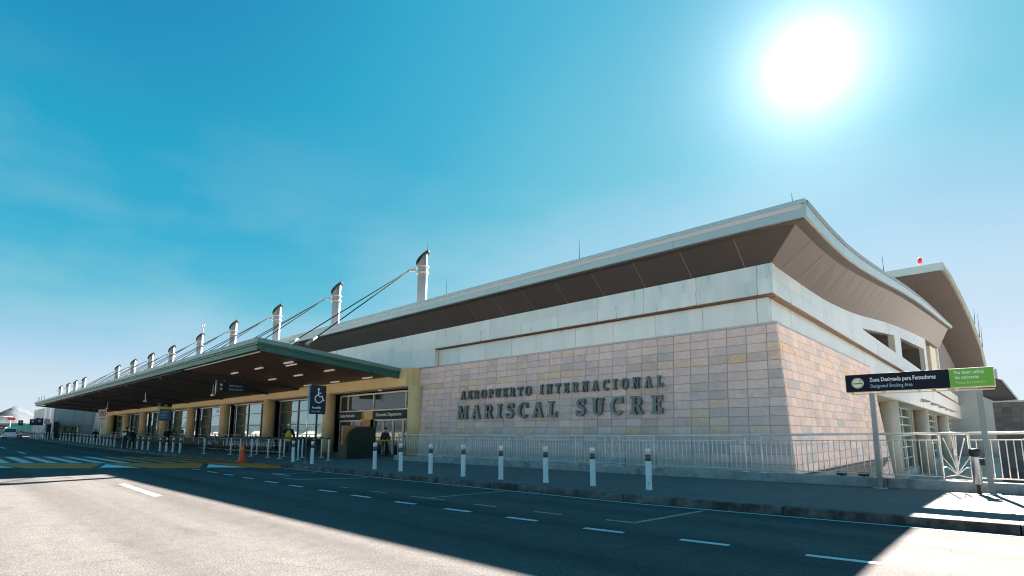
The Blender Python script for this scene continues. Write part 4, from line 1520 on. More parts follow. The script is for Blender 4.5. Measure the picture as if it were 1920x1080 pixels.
# ================================================================ far buildings and walls
PV = thing("glass_pavilion", (-133, 14, 0.3), "grey glass pavilion with a doorway beyond the far end of the canopy", "building")
k = MB().box(-146.8, -119.75, 14.05, 30, 0.2, 6.05)
part("body", k, 'grey_wall', PV)
n = 9
for i in range(n):
    a, b = -146.8 + i * 3.0, -146.8 + (i + 1) * 3.0
    for z0, z1 in ((2.5, 6.1), (0.4, 2.4)):
        part("pane", MB().box(a + .06, b - .06, 13.98, 14.02, z0, z1), 'pale_glass' if (i in (5, 7)) else 'grey_wall', PV)
for i in range(4):
    a, b = 14.1 + i * 1.3, 14.1 + (i + 1) * 1.3
    part("pane", MB().box(-119.74, -119.70, a + .04, b - .04, 2.9, 6.0), 'pale_glass', PV)
part("door_canopy", MB().prism([(-119.7, 14.8, 2.6), (-119.7, 17.6, 2.6), (-119.7, 17.6, 2.8), (-119.7, 16.2, 2.95), (-119.7, 14.8, 2.8)], (1.2, 0, 0)), 'flashing', PV)
for i in range(3):
    part("door", MB().box(-119.74, -119.68, 14.9 + i * .9, 15.75 + i * .9, 0.6, 2.5), 'glass', PV)
part("dark_pier", MB().box(-119.6, -118.9, 14.0, 14.7, 0.3, 3.4), 'black', PV)
k = MB().box(-112.5, -111.8, 12.2, 12.9, 0.5, 3.0)
tag(k.build("dark_post", 'black', None, (0, 0, 0)), "squat dark pillar at the kerb beside the glass pavilion corner", "pillar")

WL = thing("teal_wall", (-190, 20, 0.4), "long teal clad wall behind the parked car at the far end", "wall")
for i in range(12):
    part("wall_panel", MB().box(-190.4, -190, -12 + i * 3.2, -12 + (i + 1) * 3.2 - .06, 0.3, 3.9 + 0.03 * (i % 3)), 'teal_wall', WL)
for i in range(6):
    part("rail", MB().box(-189.99, -189.9, -12, 26, 0.9 + i * .5, 0.96 + i * .5), 'canopy_metal', WL)
DW = thing("tiled_wall", (6, 60.5, -2.6), "dark tiled block with a dark upturned wing roof at the far right behind the railing", "building")
part("wall", MB().box(-0.72, 40, 60.66, 61, -2.6, 4.05), 'dark_tile', DW)
for r in range(16):
    for c in range(18):
        x0 = -0.74 + c * .56
        part("tile", MB().box(x0 + .012, x0 + .548, 60.55, 60.69, -2.55 + r * .412, -2.55 + r * .412 + .396), 'dark_tile', DW)
part("coping", MB().box(-0.76, 40, 60.5, 61.1, 4.055, 4.18), 'panel_trim', DW)
k = MB()
k.prism([(-1.6, 61.3, 6.6), (0.1, 61.3, 5.97), (0.89, 61.3, 4.31), (-0.34, 61.3, 4.20), (-1.6, 61.3, 5.0)], (0, 5, 0))
wing = part("wing_roof", k, 'soffit', DW)
part("wing_edge", MB().prism([(0.1, 61.2, 6.02), (0.95, 61.2, 4.29), (0.83, 61.2, 4.29), (-0.02, 61.2, 6.02)], (0, 5.2, 0)), 'fascia', wing)
# ================================================================ upstand and railing
UP = thing("concrete_upstand", (-10, 16.4, 0.15), "low concrete upstand under the long metal railing", "low wall")
x = -23.4
while x < 13.5:
    x1 = min(13.6, x + 3.0)
    a, b = x + .006, x1 - .006
    k = MB()
    k.hexa([(a, LW(a), .10), (b, LW(b), .10), (b, LW(b) + .28, .10), (a, LW(a) + .28, .10), (a, LW(a) + .01, .385), (b, LW(b) + .01, .385), (b, LW(b) + .27, .385), (a, LW(a) + .27, .385)])
    part("upstand_block", k, 'upstand', UP, 0.012)
    x = x1


def rz_(x):                      # handrail height: follows the walk
    return 1.44 + max(0, (x + 9) / 9) * 0.10


def ry(x):
    return LW(x) + 0.14


RL = thing("metal_railing", (-10, 16.45, 0.38), "long pale metal railing with palm fan ornaments before the stone wall", "railing")
fans = [(-20.45, -19.75), (-10.65, -10.05), (-1.27, -0.72)]
posts = [-23.2, -17.8, -15.36, -14.92, -11.95, -8.75, -5.86, -5.40, -2.62, 2.2, 4.8, 7.4, 10.2, 13.0] + [q for f_ in fans for q in f_]
posts.sort()
for xx in posts:
    k = MB().tube([(xx, ry(xx), .385), (xx, ry(xx), rz_(xx) - .02)], .024, 8)
    k.box(xx - .09, xx + .09, ry(xx) - .06, ry(xx) + .06, .386, .40)
    part("post", k, 'pale_steel', RL)
for a, b in zip(posts[:-1], posts[1:]):
    part("handrail", MB().tube([(a, ry(a), rz_(a)), (b, ry(b), rz_(b))], .032, 10), 'pale_steel', RL)
    if (a, b) in fans:
        fan = part("fan_ornament", MB().tube([(a + .03, ry(a), .47), ((a + b) / 2, ry(a), .53), (b - .03, ry(b), .47)], .012, 6), 'pale_steel', RL)
        cx_ = (a + b) / 2
        hw = (b - a) / 2
        for j in range(-4, 5):
            f = j / 4
            pts = []
            for s in range(8):
                t = s / 7
                if abs(j) <= 1:
                    pts.append((cx_ + f * hw * 0.6 * t, .55 + (rz_(a) - .60) * t))
                elif abs(j) == 2:
                    pts.append((cx_ + f * hw * 1.5 * t ** 1.3, .55 + (rz_(a) - .66) * t))
                elif abs(j) == 3:
                    pts.append((cx_ + f * hw * 1.3 * t ** .8, .55 + .42 * t ** .8))
                else:
                    pts.append((cx_ + f * hw * t ** .7 * .96, .55 + .16 * math.sin(t * 2.2)))
            part("fan_rod", MB().tube([(px, ry(px), pz) for px, pz in pts], .010, 5), 'pale_steel', fan)
        part("fan_rod", MB().tube([(a, ry(a), .42), (b, ry(b), .42)], .011, 5), 'pale_steel', fan)
        continue
    zl, zh = 0.475, rz_(a) - .16
    zh2 = rz_(b) - .16
    part("rail", MB().tube([(a, ry(a), zl), (b, ry(b), zl)], .014, 6), 'pale_steel', RL)
    part("rail", MB().tube([(a, ry(a), zh), (b, ry(b), zh2)], .014, 6), 'pale_steel', RL)
    n = max(1, round((b - a) / 0.135))
    for i in range(1, n):
        xx = a + (b - a) * i / n
        part("baluster", MB().tube([(xx, ry(xx), zl), (xx, ry(xx), zh + (zh2 - zh) * i / n)], .0115, 6), 'pale_steel', RL)

LR = thing("steel_railing", (-70, 17.6, 0.15), "grey two rail barrier in front of the long glazed front", "railing")
x = -41.0
while x > -104:
    part("post", MB().tube([(x, 17.6, .15 + g(x)), (x, 17.6, 1.36 + g(x) * .6)], .03, 6), 'steel', LR)
    if x > -101:
        for zz in (1.36, 1.05):
            part("rail", MB().tube([(x, 17.6, zz + g(x) * .6), (x - 3, 17.6, zz + g(x - 3) * .6)], .028, 6), 'steel', LR)
        part("infill_panel", MB().box(x - 2.9, x - .1, 17.58, 17.61, .35 + g(x), 1.0 + g(x) * .6), 'infill', LR)
    x -= 3.0

for i, fx in enumerate((-3.42, -2.92)):
    fy = LW(fx) + .19
    fl = thing("floodlight", (fx, fy, .385), ("small dark floodlight on the upstand, nearer the stone corner", "small dark floodlight on the upstand, nearer the sign post")[i], "floodlight", "floodlights on the upstand below the stone wall")
    part("housing", MB().hexa([(fx - .12, fy - .05, .41), (fx + .12, fy - .05, .41), (fx + .09, fy + .05, .40), (fx - .09, fy + .05, .40), (fx - .14, fy - .03, .50), (fx + .14, fy - .03, .50), (fx + .12, fy + .07, .48), (fx - .12, fy + .07, .48)]), 'black', fl)
    part("stand", MB().box(fx - .03, fx + .03, fy - .03, fy + .03, .386, .409), 'black', fl)

# ================================================================ bollards
def bollard_proto():
    o = thing("bollard", (0, 0, 0), "x", "bollard", "x", world_coords=False)
    r = .074
    MB().lathe((0, 0, 0), [(r + .012, 0), (r + .012, .03), (r, .032), (r, .70)], 18).build("shaft", 'bollard', o, (0, 0, 0))
    MB().lathe((0, 0, .70), [(r - .008, 0), (r - .008, .15)], 18).build("reflector_band", 'band', o, (0, 0, 0))
    MB().lathe((0, 0, .85), [(r, 0), (r, .125), (r - .008, .15), (r - .04, .165)], 18).build("cap", 'bollard', o, (0, 0, 0))
    return o


BP = bollard_proto()
front_b = [(-6.63, 12.15), (-8.21, 12.05), (-9.7, 11.9), (-11.38, 11.82), (-13.05, 11.80), (-14.7, 11.78), (-16.4, 11.76), (-18.06, 11.74)]
near_what = ["nearest the smoking sign", "under the fan of the railing", "below the word SUCRE", "below the gap between the two words", "below the last letters of MARISCAL",
             "below the middle of MARISCAL", "below the left end of the stone wall", "before the dark green kiosk"]
used = False


def bollard(x, y, label, group):
    global used
    o = copy_tree(BP) if used else BP
    used = True
    o.location = (x, y, 0.15 + g(x))
    o.rotation_euler = (R(random.uniform(-.9, .9)), R(random.uniform(-.9, .9)), random.uniform(0, 6))
    tag(o, label, "bollard", group)
    return o


for i, (x, y) in enumerate(front_b):
    bollard(x, y, "silver bollard %s, %s from the right" % (near_what[i], ORD[i]), "bollards along the kerb before the stone wall")
for i, (x, y) in enumerate(((-23.16, 11.78), (-25.45, 11.98))):
    bollard(x, y, ("silver bollard right of the accessible sign pole", "silver bollard left of the accessible sign pole")[i], "bollards by the accessible sign")
left_b = [-42.7, -44.3, -45.9, -47.5, -50.8, -52.5, -54.2, -55.9, -57.6, -59.3, -62.5, -64.1, -65.7, -67.3, -68.9, -70.5, -72.3, -73.9, -75.7, -77.5, -79.8, -81.9, -84.5, -87.2, -89.6, -91.8, -94.2]
for i, x in enumerate(left_b):
    bollard(x, 11.95, "%s pale bollard leftwards in the row past the raised crossing" % ORD[i], "bollards along the kerb under the canopy")
for i in range(9):
    x = -100.3 - 1.25 * i
    bollard(x, 10.9 if False else 11.3 - i * .12, "%s pale bollard of the cluster beside the parked car" % ORD[i], "bollards far down the kerb")
bollard(-97.2, 11.5, "single pale bollard standing between the far cluster and the long row", "bollards far down the kerb")

# ================================================================ belt posts
def belt_proto():
    o = thing("belt_post", (0, 0, 0), "x", "post", "x", world_coords=False)
    MB().lathe((0, 0, 0), [(.17, 0), (.17, .012), (.06, .03)], 18).build("base", 'white_pole', o, (0, 0, 0))
    MB().lathe((0, 0, .03), [(.042, 0), (.042, 1.02)], 12).build("pole", 'white_pole', o, (0, 0, 0))
    MB().lathe((0, 0, 1.05), [(.05, 0), (.05, .09), (.03, .11)], 12).build("head", 'black', o, (0, 0, 0))
    return o


bp = [(-39.55, 12.5), (-37.1, 13.3), (-35.3, 13.2), (-33.27, 13.1), (-30.83, 13.04), (-29.13, 12.95), (-27.0, 12.96), (-35.85, 14.44), (-31.5, 14.26), (-29.41, 14.35), (-28.61, 15.09), (-25.62, 13.9)]
bl = ["behind the crossing's far kerb end", "left of the traffic cone", "hidden partly by the traffic cone", "first right of the traffic cone", "second right of the traffic cone", "third right of the traffic cone",
      "just left of the accessible sign pole", "thin one among the trolleys", "beside the person in the yellow vest", "behind the accessible sign pole", "before the pale entrance column", "right of the entrance column"]
proto = belt_proto()
for i, (x, y) in enumerate(bp):
    o = proto if i == 0 else copy_tree(proto)
    o.location = (x, y, .15)
    tag(o, "white belt barrier post %s" % bl[i], "barrier post", "white belt barrier posts before the entrance")
for i, (a, b) in enumerate(((0, 1), (1, 2), (2, 3), (3, 4), (4, 5), (5, 6), (7, 8), (8, 9), (9, 10), (10, 11))):
    (x0, y0), (x1, y1) = bp[a], bp[b]
    d = Vector((x1 - x0, y1 - y0, 0)).normalized() * .056
    k = MB()
    k.hexa([(x0 + d.x, y0 + d.y, 1.215), (x1 - d.x, y1 - d.y, 1.215), (x1 - d.x, y1 - d.y + .006, 1.215), (x0 + d.x, y0 + d.y + .006, 1.215),
            (x0 + d.x, y0 + d.y, 1.262), (x1 - d.x, y1 - d.y, 1.262), (x1 - d.x, y1 - d.y + .006, 1.262), (x0 + d.x, y0 + d.y + .006, 1.262)])
    o = k.build("barrier_belt", 'belt', None, (0, 0, 0))
    tag(o, "black belt stretched from the post %s" % bl[a], "belt", "black belts between the barrier posts")

# ================================================================ baggage trolleys
def trolley_proto():
    o = thing("baggage_trolley", (0, 0, 0), "x", "trolley", "x", world_coords=False)
    k = MB()
    for s in (-1, 1):
        k.tube([(-.5, .28 * s, .16), (.42, .22 * s, .12)], .018, 6)
    k.tube([(-.5, -.28, .16), (-.5, .28, .16)], .018, 6)
    k.tube([(.42, -.22, .12), (.42, .22, .12)], .018, 6)
    k.box(-.46, .38, -.16, .16, .125, .14)
    k.build("base_frame", 'steel', o, (0, 0, 0))
    k = MB()
    for s in (-1, 1):
        k.tube([(-.5, .28 * s, .16), (-.56, .28 * s, .6), (-.62, .28 * s, 1.02)], .019, 6)
    k.tube([(-.55, -.28, .55), (-.55, .28, .55)], .014, 6)
    k.build("back_frame", 'steel', o, (0, 0, 0))
    MB().tube([(-.62, -.31, 1.03), (-.62, .31, 1.03)], .028, 8).build("handle", 'black', o, (0, 0, 0))
    k = MB()
    for s in (-1, 1):
        k.tube([(-.57, .25 * s, .72), (-.30, .22 * s, .74), (-.30, .22 * s, .95), (-.6, .25 * s, .98)], .010, 5)
    k.tube([(-.30, -.22, .74), (-.30, .22, .74)], .010, 5)
    k.tube([(-.30, -.22, .95), (-.30, .22, .95)], .010, 5)
    k.build("basket", 'steel', o, (0, 0, 0))
    for (x, y) in ((-.45, .26), (-.45, -.26), (.38, 0)):
        MB().tube([(x, y - .025, .075), (x, y + .025, .075)], .075, 12).build("wheel", 'tyre', o, (0, 0, 0))
    return o


TP = trolley_proto()
spots = [(-34.6 - i * .46, 15.5 - i * .03, R(2 + random.uniform(-2, 2))) for i in range(17)] + [(-45.5, 15.3, R(10)), (-47.0, 15.5, R(-8)), (-48.6, 15.4, R(6))]
for i, (x, y, a) in enumerate(spots):
    o = TP if i == 0 else copy_tree(TP)
    o.location = (x, y, .152 + g(x))
    o.rotation_euler.z = a
    if i < 17:
        tag(o, "steel baggage trolley, %s from the right in the nested row" % ORD[i], "trolley", "baggage trolleys parked at the entrance")
    else:
        tag(o, "loose steel baggage trolley %s past the end of the nested row" % ("just", "a little further", "farthest")[i - 17], "trolley", "baggage trolleys parked at the entrance")

# ================================================================ smoking area sign
SG = thing("smoking_sign", (-1.5, 16.5, .15), "dark blue and green smoking area sign board on two steel posts", "sign")
PX, PY = (-2.50, -0.40), (16.48, 16.62)
for i in range(2):
    x, y = PX[i], PY[i]
    p = part("post", MB().box(x - .055, x + .055, y - .05, y + .05, .165, 2.56), 'post_steel', SG, 0.008)
    part("base_plate", MB().box(x - .16, x + .16, y - .12, y + .12, .153, .168), 'steel', p)
    k = MB().prism([(x - .02, y + .06, .17), (x - .02, y + .34, .17), (x - .02, y + .06, 1.05)], (.04, 0, 0))
    part("brace", k, 'black' if i == 0 else 'steel', p)
BY = 16.33
bd = part("board", MB().box(-3.02, -0.10, BY, BY + .26, 2.60, 3.05), 'sign_cream', SG, 0.006)
part("navy_face", MB().box(-3.02, -0.90, BY - .012, BY - .001, 2.602, 3.048), 'sign_navy', bd)
part("green_face", MB().box(-0.898, -0.115, BY - .012, BY - .001, 2.615, 3.035), 'sign_green', bd)
part("edge_frame", MB().box(-3.035, -3.021, BY - .015, BY + .26, 2.60, 3.05), 'black', bd)
for xx in (-2.9, -2.2, -1.5, -.8):
    part("underframe", MB().box(xx - .03, xx + .03, BY + .01, BY + .25, 2.53, 2.599), 'sign_cream', bd)
part("underframe", MB().box(-2.87, -.12, BY + .12, BY + .16, 2.535, 2.56), 'sign_cream', bd)
em = part("emblem", MB().tube([(-2.765, BY - .020, 2.825), (-2.765, BY - .0125, 2.825)], .135, 28), 'cream', bd)
k = MB()
k.box(-2.86, -2.71, BY - .026, BY - .021, 2.80, 2.823, 0)
k.box(-2.705, -2.67, BY - .026, BY - .021, 2.80, 2.823, 0)
k.tube([(-2.70, BY - .023, 2.84), (-2.72, BY - .023, 2.87), (-2.69, BY - .023, 2.90)], .006, 5)
part("cigarette_mark", k, 'black', em)
k = MB()
for i in range(28):
    a0, a1 = 2 * math.pi * i / 28, 2 * math.pi * (i + 1) / 28
    pt = lambda a, r: (-2.765 + r * math.cos(a), BY - .021, 2.825 + r * math.sin(a))
    k.prism([pt(a0, .112), pt(a1, .112), pt(a1, .120), pt(a0, .120)], (0, -.003, 0))
part("emblem_ring", k, 'black', em)
text_part("lettering", "Zona Designada para Fumadores", .145, on_xz(-2.50, BY - .0125, 2.845), 'white', bd, bold=.003, xscale=1.53 / 2.19)
text_part("lettering", "Designated Smoking Area", .125, on_xz(-2.49, BY - .0125, 2.69), 'grey_print', bd, bold=.0005, xscale=1.02 / 1.52)
text_part("lettering", "Por favor utilice", .115, on_xz(-.80, BY - .0125, 2.915), 'white', bd, bold=.002, xscale=.62 / .88)
text_part("lettering", "los ceniceros", .115, on_xz(-.80, BY - .0125, 2.80), 'white', bd, bold=.002, xscale=.52 / .74)
text_part("lettering", "Please Use Ashtrays", .10, on_xz(-.79, BY - .0125, 2.685), 'lime_print', bd, xscale=.62 / .98)

ASH = thing("ashtray", (-.62, 16.55, .2), "silver tube ashtray with black cap fixed beside the right sign post", "ashtray")
ax, ay = -.62, 16.52
part("tube", MB().lathe((ax, ay, .36), [(.055, 0), (.085, .03), (.085, .62), (.085, .64)], 20), 'steel', ASH)
part("cap", MB().lathe((ax, ay, 1.0), [(.088, 0), (.11, .03), (.12, .12), (.10, .17), (.06, .18)], 20), 'black', ASH)
part("bracket", MB().box(ax + .05, ax + .165, ay - .03, ay + .03, .80, .95), 'black', ASH)
part("foot", MB().box(ax - .035, ax + .035, ay - .03, ay + .03, .155, .36), 'black', ASH)

# ================================================================ signs on poles (faces towards the traffic, +X)
def pole(o, x, y, z0, z1, r=.03, m='steel'):
    k = MB().tube([(x, y, z0), (x, y, z1)], r, 10)
    k.lathe((x, y, z0), [(.10, 0), (.10, .015)], 12)
    return part("pole", k, m, o)


AS = thing("accessible_sign", (-24.1, 11.93, .15), "dark teal accessible sign with a white wheelchair symbol by the kerb", "sign")
pole(AS, -24.1, 11.93, .152, 3.82)
fb = part("board", MB().box(-24.14, -24.08, 12.0, 12.80, 2.42, 3.78), 'sign_teal', AS, .01)
FX = -24.078
k = MB()
k.tube([(FX, 12.40, 3.60), (FX + .006, 12.40, 3.60)], .06, 16)
bar = lambda y0, z0, y1, z1, w: k.prism([(FX + .001, y0 - w * (z1 - z0) / math.hypot(y1 - y0, z1 - z0), z0 + w * (y1 - y0) / math.hypot(y1 - y0, z1 - z0)),
                                         (FX + .001, y1 - w * (z1 - z0) / math.hypot(y1 - y0, z1 - z0), z1 + w * (y1 - y0) / math.hypot(y1 - y0, z1 - z0)),
                                         (FX + .001, y1 + w * (z1 - z0) / math.hypot(y1 - y0, z1 - z0), z1 - w * (y1 - y0) / math.hypot(y1 - y0, z1 - z0)),
                                         (FX + .001, y0 + w * (z1 - z0) / math.hypot(y1 - y0, z1 - z0), z0 - w * (y1 - y0) / math.hypot(y1 - y0, z1 - z0))], (.005, 0, 0))
bar(12.40, 3.53, 12.40, 3.28, .03)
bar(12.43, 3.26, 12.58, 3.26, .028)
bar(12.58, 3.285, 12.66, 3.07, .028)
bar(12.655, 3.065, 12.72, 3.10, .024)
bar(12.43, 3.42, 12.54, 3.42, .022)
n = 18
for i in range(n):
    a0, a1 = R(95 + 245 * i / n), R(95 + 245 * (i + 1) / n)
    pt = lambda a, r: (FX + .002, 12.43 + r * math.cos(a), 3.15 + r * math.sin(a))
    k.prism([pt(a0, .165), pt(a1, .165), pt(a1, .215), pt(a0, .215)], (.005, 0, 0))
part("wheelchair_symbol", k, 'white', fb)
text_part("lettering", "Accesible", .15, on_yz(FX, 12.10, 2.68), 'white', fb, bold=.003, xscale=.80)
text_part("lettering", "Accessible", .13, on_yz(FX, 12.09, 2.51), 'grey_print', fb, xscale=.85)

BS = thing("blue_sign", (-48.2, 11.78, .15), "tall blue sign with a yellow stripe on a pole at the kerb", "sign")
pole(BS, -48.2, 11.78, .152 + g(-48.2), 3.9)
fb = part("board", MB().box(-48.24, -48.18, 11.86, 12.66, 2.46, 3.84), 'sign_blue', BS, .01)
part("top_panel", MB().box(-48.178, -48.172, 11.87, 12.65, 3.55, 3.83), 'sign_navy', fb)
part("yellow_stripe", MB().box(-48.178, -48.172, 11.87, 12.65, 3.36, 3.545), 'sign_yellow', fb)
k = MB()
for i in range(5):
    k.box(-48.1715, -48.168, 12.12 + i * .05, 12.16 + i * .05, 3.60, 3.68 + .03 * (2 - abs(i - 2)))
part("emblem", k, 'sign_orange', fb)
k = MB()
for i in range(5):
    k.box(-48.1775, -48.174, 11.95, 12.45 - .06 * (i % 3), 3.18 - i * .12, 3.21 - i * .12)
part("print_lines", k, 'grey_print', fb)

NP = thing("no_parking_sign", (-69, 11.9, .2), "white no parking sign with a red ring and arrow plate at the kerb", "sign")
pole(NP, -69, 11.92, .152 + g(-69), 3.05)
fb = part("board", MB().box(-69.03, -68.98, 11.56, 12.24, 3.12, 3.92), 'white', NP, .01)
k = MB()
n = 20
for i in range(n):
    a0, a1 = 2 * math.pi * i / n, 2 * math.pi * (i + 1) / n
    pt = lambda a, r: (-68.978, 11.9 + r * math.cos(a), 3.52 + r * math.sin(a))
    k.prism([pt(a0, .22), pt(a1, .22), pt(a1, .29), pt(a0, .29)], (.005, 0, 0))
part("red_ring", k, 'red', fb)
k = MB()
k.box(-68.978, -68.974, 11.80, 11.85, 3.40, 3.64)
k.prism([(-68.978, 11.85, 3.64), (-68.978, 11.98, 3.64), (-68.978, 11.98, 3.50), (-68.978, 11.85, 3.50)], (.004, 0, 0))
part("letter_e", k, 'black', fb)
k = MB()
k.prism([(-68.972, 11.72, 3.71), (-68.972, 11.76, 3.75), (-68.972, 12.08, 3.33), (-68.972, 12.04, 3.29)], (.004, 0, 0))
part("red_bar", k, 'red', fb)
fb = part("arrow_plate", MB().box(-69.03, -68.98, 11.58, 12.22, 2.85, 3.06), 'white', NP, .008)
k = MB().box(-68.978, -68.974, 11.70, 12.10, 2.94, 2.97)
k.prism([(-68.977, 11.64, 2.955), (-68.977, 11.72, 3.0), (-68.977, 11.72, 2.91)], (.004, 0, 0))
k.prism([(-68.977, 12.16, 2.955), (-68.977, 12.08, 3.0), (-68.977, 12.08, 2.91)], (.004, 0, 0))
part("arrow_mark", k, 'black', fb)

HS = thing("hanging_sign", (-41, 14.5, 5.2), "dark direction sign hanging under the canopy on rods", "sign")
fb = part("board", MB().box(-41.06, -40.98, 13.5, 15.7, 4.46, 5.12), 'sign_teal', HS, .01)
for yy in (13.9, 15.3):
    part("hanger_rod", MB().tube([(-41.02, yy, 5.12), (-41.02, yy, cz(yy) - .05)], .015, 6), 'pale_steel', HS)
part("end_tube", MB().tube([(-41.0, 13.38, 4.25), (-41.0, 13.38, 5.25)], .04, 8), 'pale_steel', HS)
text_part("lettering", "Salidas Nacionales", .2, on_yz(-40.976, 14.25, 4.84), 'grey_print', fb, xscale=.62)
text_part("lettering", "Domestic Departures", .2, on_yz(-40.976, 14.25, 4.58), 'grey_print', fb, xscale=.56)
k = MB().tube([(-40.978, 13.72, 4.93), (-40.972, 13.72, 4.93)], .09, 12)
k.tube([(-40.978, 13.72, 4.64), (-40.972, 13.72, 4.64)], .09, 12)
part("pictogram", k, 'grey_print', fb)

for (x, y0, y1, z0, z1, lab, ring) in ((-100, 9.75, 10.6, 2.55, 3.55, "dark teal sign panel next to the far round no parking sign", False),
                                       (-115, 10.55, 11.2, 2.72, 3.68, "dark sign panel left of the pair beside the pavilion", False),
                                       (-140, 11.2, 11.9, 2.9, 3.9, "small dark sign panel over the teal wall", False)):
    s_ = thing("kerb_sign", (x, (y0 + y1) / 2, .15 + g(x)), lab, "sign", "dark sign panels far down the kerb")
    pole(s_, x - .05, (y0 + y1) / 2, .15 + g(x), z0 + .1)
    fb = part("board", MB().box(x - .03, x + .03, y0, y1, z0, z1), 'sign_teal', s_)
    part("symbol", MB().tube([(x + .031, (y0 + y1) / 2, (z0 + z1) / 2 + .1), (x + .036, (y0 + y1) / 2, (z0 + z1) / 2 + .1)], .16, 14), 'grey_print', fb)
s_ = thing("round_sign", (-100, 11.0, .15 + g(-100)), "white square sign with red no parking ring far down the kerb", "sign")
pole(s_, -100, 11.0, .15 + g(-100), 2.75)
fb = part("board", MB().box(-100.02, -99.97, 10.68, 11.32, 2.7, 3.45), 'white', s_)
k = MB()
for i in range(n):
    a0, a1 = 2 * math.pi * i / n, 2 * math.pi * (i + 1) / n
    pt = lambda a, r: (-99.968, 11.0 + r * math.cos(a), 3.1 + r * math.sin(a))
    k.prism([pt(a0, .20), pt(a1, .20), pt(a1, .29), pt(a0, .29)], (.005, 0, 0))
k.prism([(-99.967, 10.84, 3.28), (-99.967, 10.88, 3.32), (-99.967, 11.16, 2.92), (-99.967, 11.12, 2.88)], (.004, 0, 0))
part("red_ring", k, 'red', fb)
s_ = thing("red_sign", (-150, 9.6, .6), "small red sign on a post before the teal wall", "sign")
pole(s_, -150, 9.4, .65, 2.2)
fb = part("board", MB().box(-150.03, -149.97, 8.7, 10.2, 2.2, 3.0), 'red', s_)
part("print", MB().box(-149.968, -149.962, 9.0, 9.9, 2.5, 2.65), 'white', fb)
s_ = thing("gantry", (-175, 10, .5), "thin grey gantry with red cross bar over the far road", "gantry")
part("leg", MB().tube([(-175, 9.0, .5), (-175, 9.0, 5.3)], .10, 6), 'steel', s_)
part("leg", MB().tube([(-175, 12.6, .5), (-175, 12.6, 5.3)], .10, 6), 'steel', s_)
part("cross_bar", MB().tube([(-175, 8.6, 5.3), (-175, 12.8, 5.3)], .13, 6), 'steel', s_)
part("lamp_head", MB().box(-175.2, -174.8, 12.0, 13.4, 4.5, 5.1), 'red', s_)

# ================================================================ cone, kiosk
CN = thing("traffic_cone", (-27.9, 11.35, .1), "orange traffic cone standing at the kerb end of the crossing", "cone")
cx_, cy_ = -27.9, 10.55
k = MB().box(cx_ - .24, cx_ + .24, cy_ - .24, cy_ + .24, .105, .14)
part("base", k, 'cone', CN, .02)
part("body", MB().lathe((cx_, cy_, .14), [(.20, 0), (.19, .02), (.055, .86), (.04, .88)], 20), 'cone', CN)
part("collar", MB().lathe((cx_, cy_, .66), [(.122, 0), (.092, .17)], 20), 'sign_orange', CN)

KS = thing("kiosk", (-26, 16.0, .15), "dark green round shouldered kiosk with an orange board before the entrance", "kiosk")
KX = -26.0
pts = [(KX, 15.14, .16), (KX, 16.9, .16), (KX, 16.9, 1.88)]
pts += [(KX, 15.9 - .76 * math.sin(R(a)), 1.10 + .76 * math.cos(R(a))) for a in range(0, 91, 9)]
part("front_panel", MB().prism(pts, (-.12, 0, 0)), 'kiosk', KS, .01)
part("counter", MB().box(KX - 1.0, KX - .125, 15.2, 16.85, .16, 1.05), 'kiosk', KS)
part("orange_board", MB().box(KX - .34, KX - .24, 14.98, 16.3, .9, 1.93), 'kiosk_orange', KS)
part("skirting", MB().box(KX + .002, KX + .03, 15.16, 16.88, .155, .24), 'black', KS)

# ================================================================ people
def skin_mesh(name, verts, edges, radii, root, m, parent):
    me = bpy.data.meshes.new(name)
    me.from_pydata(verts, edges, [])
    me.materials.append(M[m])
    o = bpy.data.objects.new(name, me)
    COL.objects.link(o)
    o.parent = parent
    md = o.modifiers.new("skin", 'SKIN')
    md.use_smooth_shade = True
    for i, r in enumerate(radii):
        sv = me.skin_vertices[0].data[i]
        sv.radius = r if isinstance(r, tuple) else (r, r)
        sv.use_root = (i == root)
    sb = o.modifiers.new("subsurf", 'SUBSURF')
    sb.levels = sb.render_levels = 1
    return o


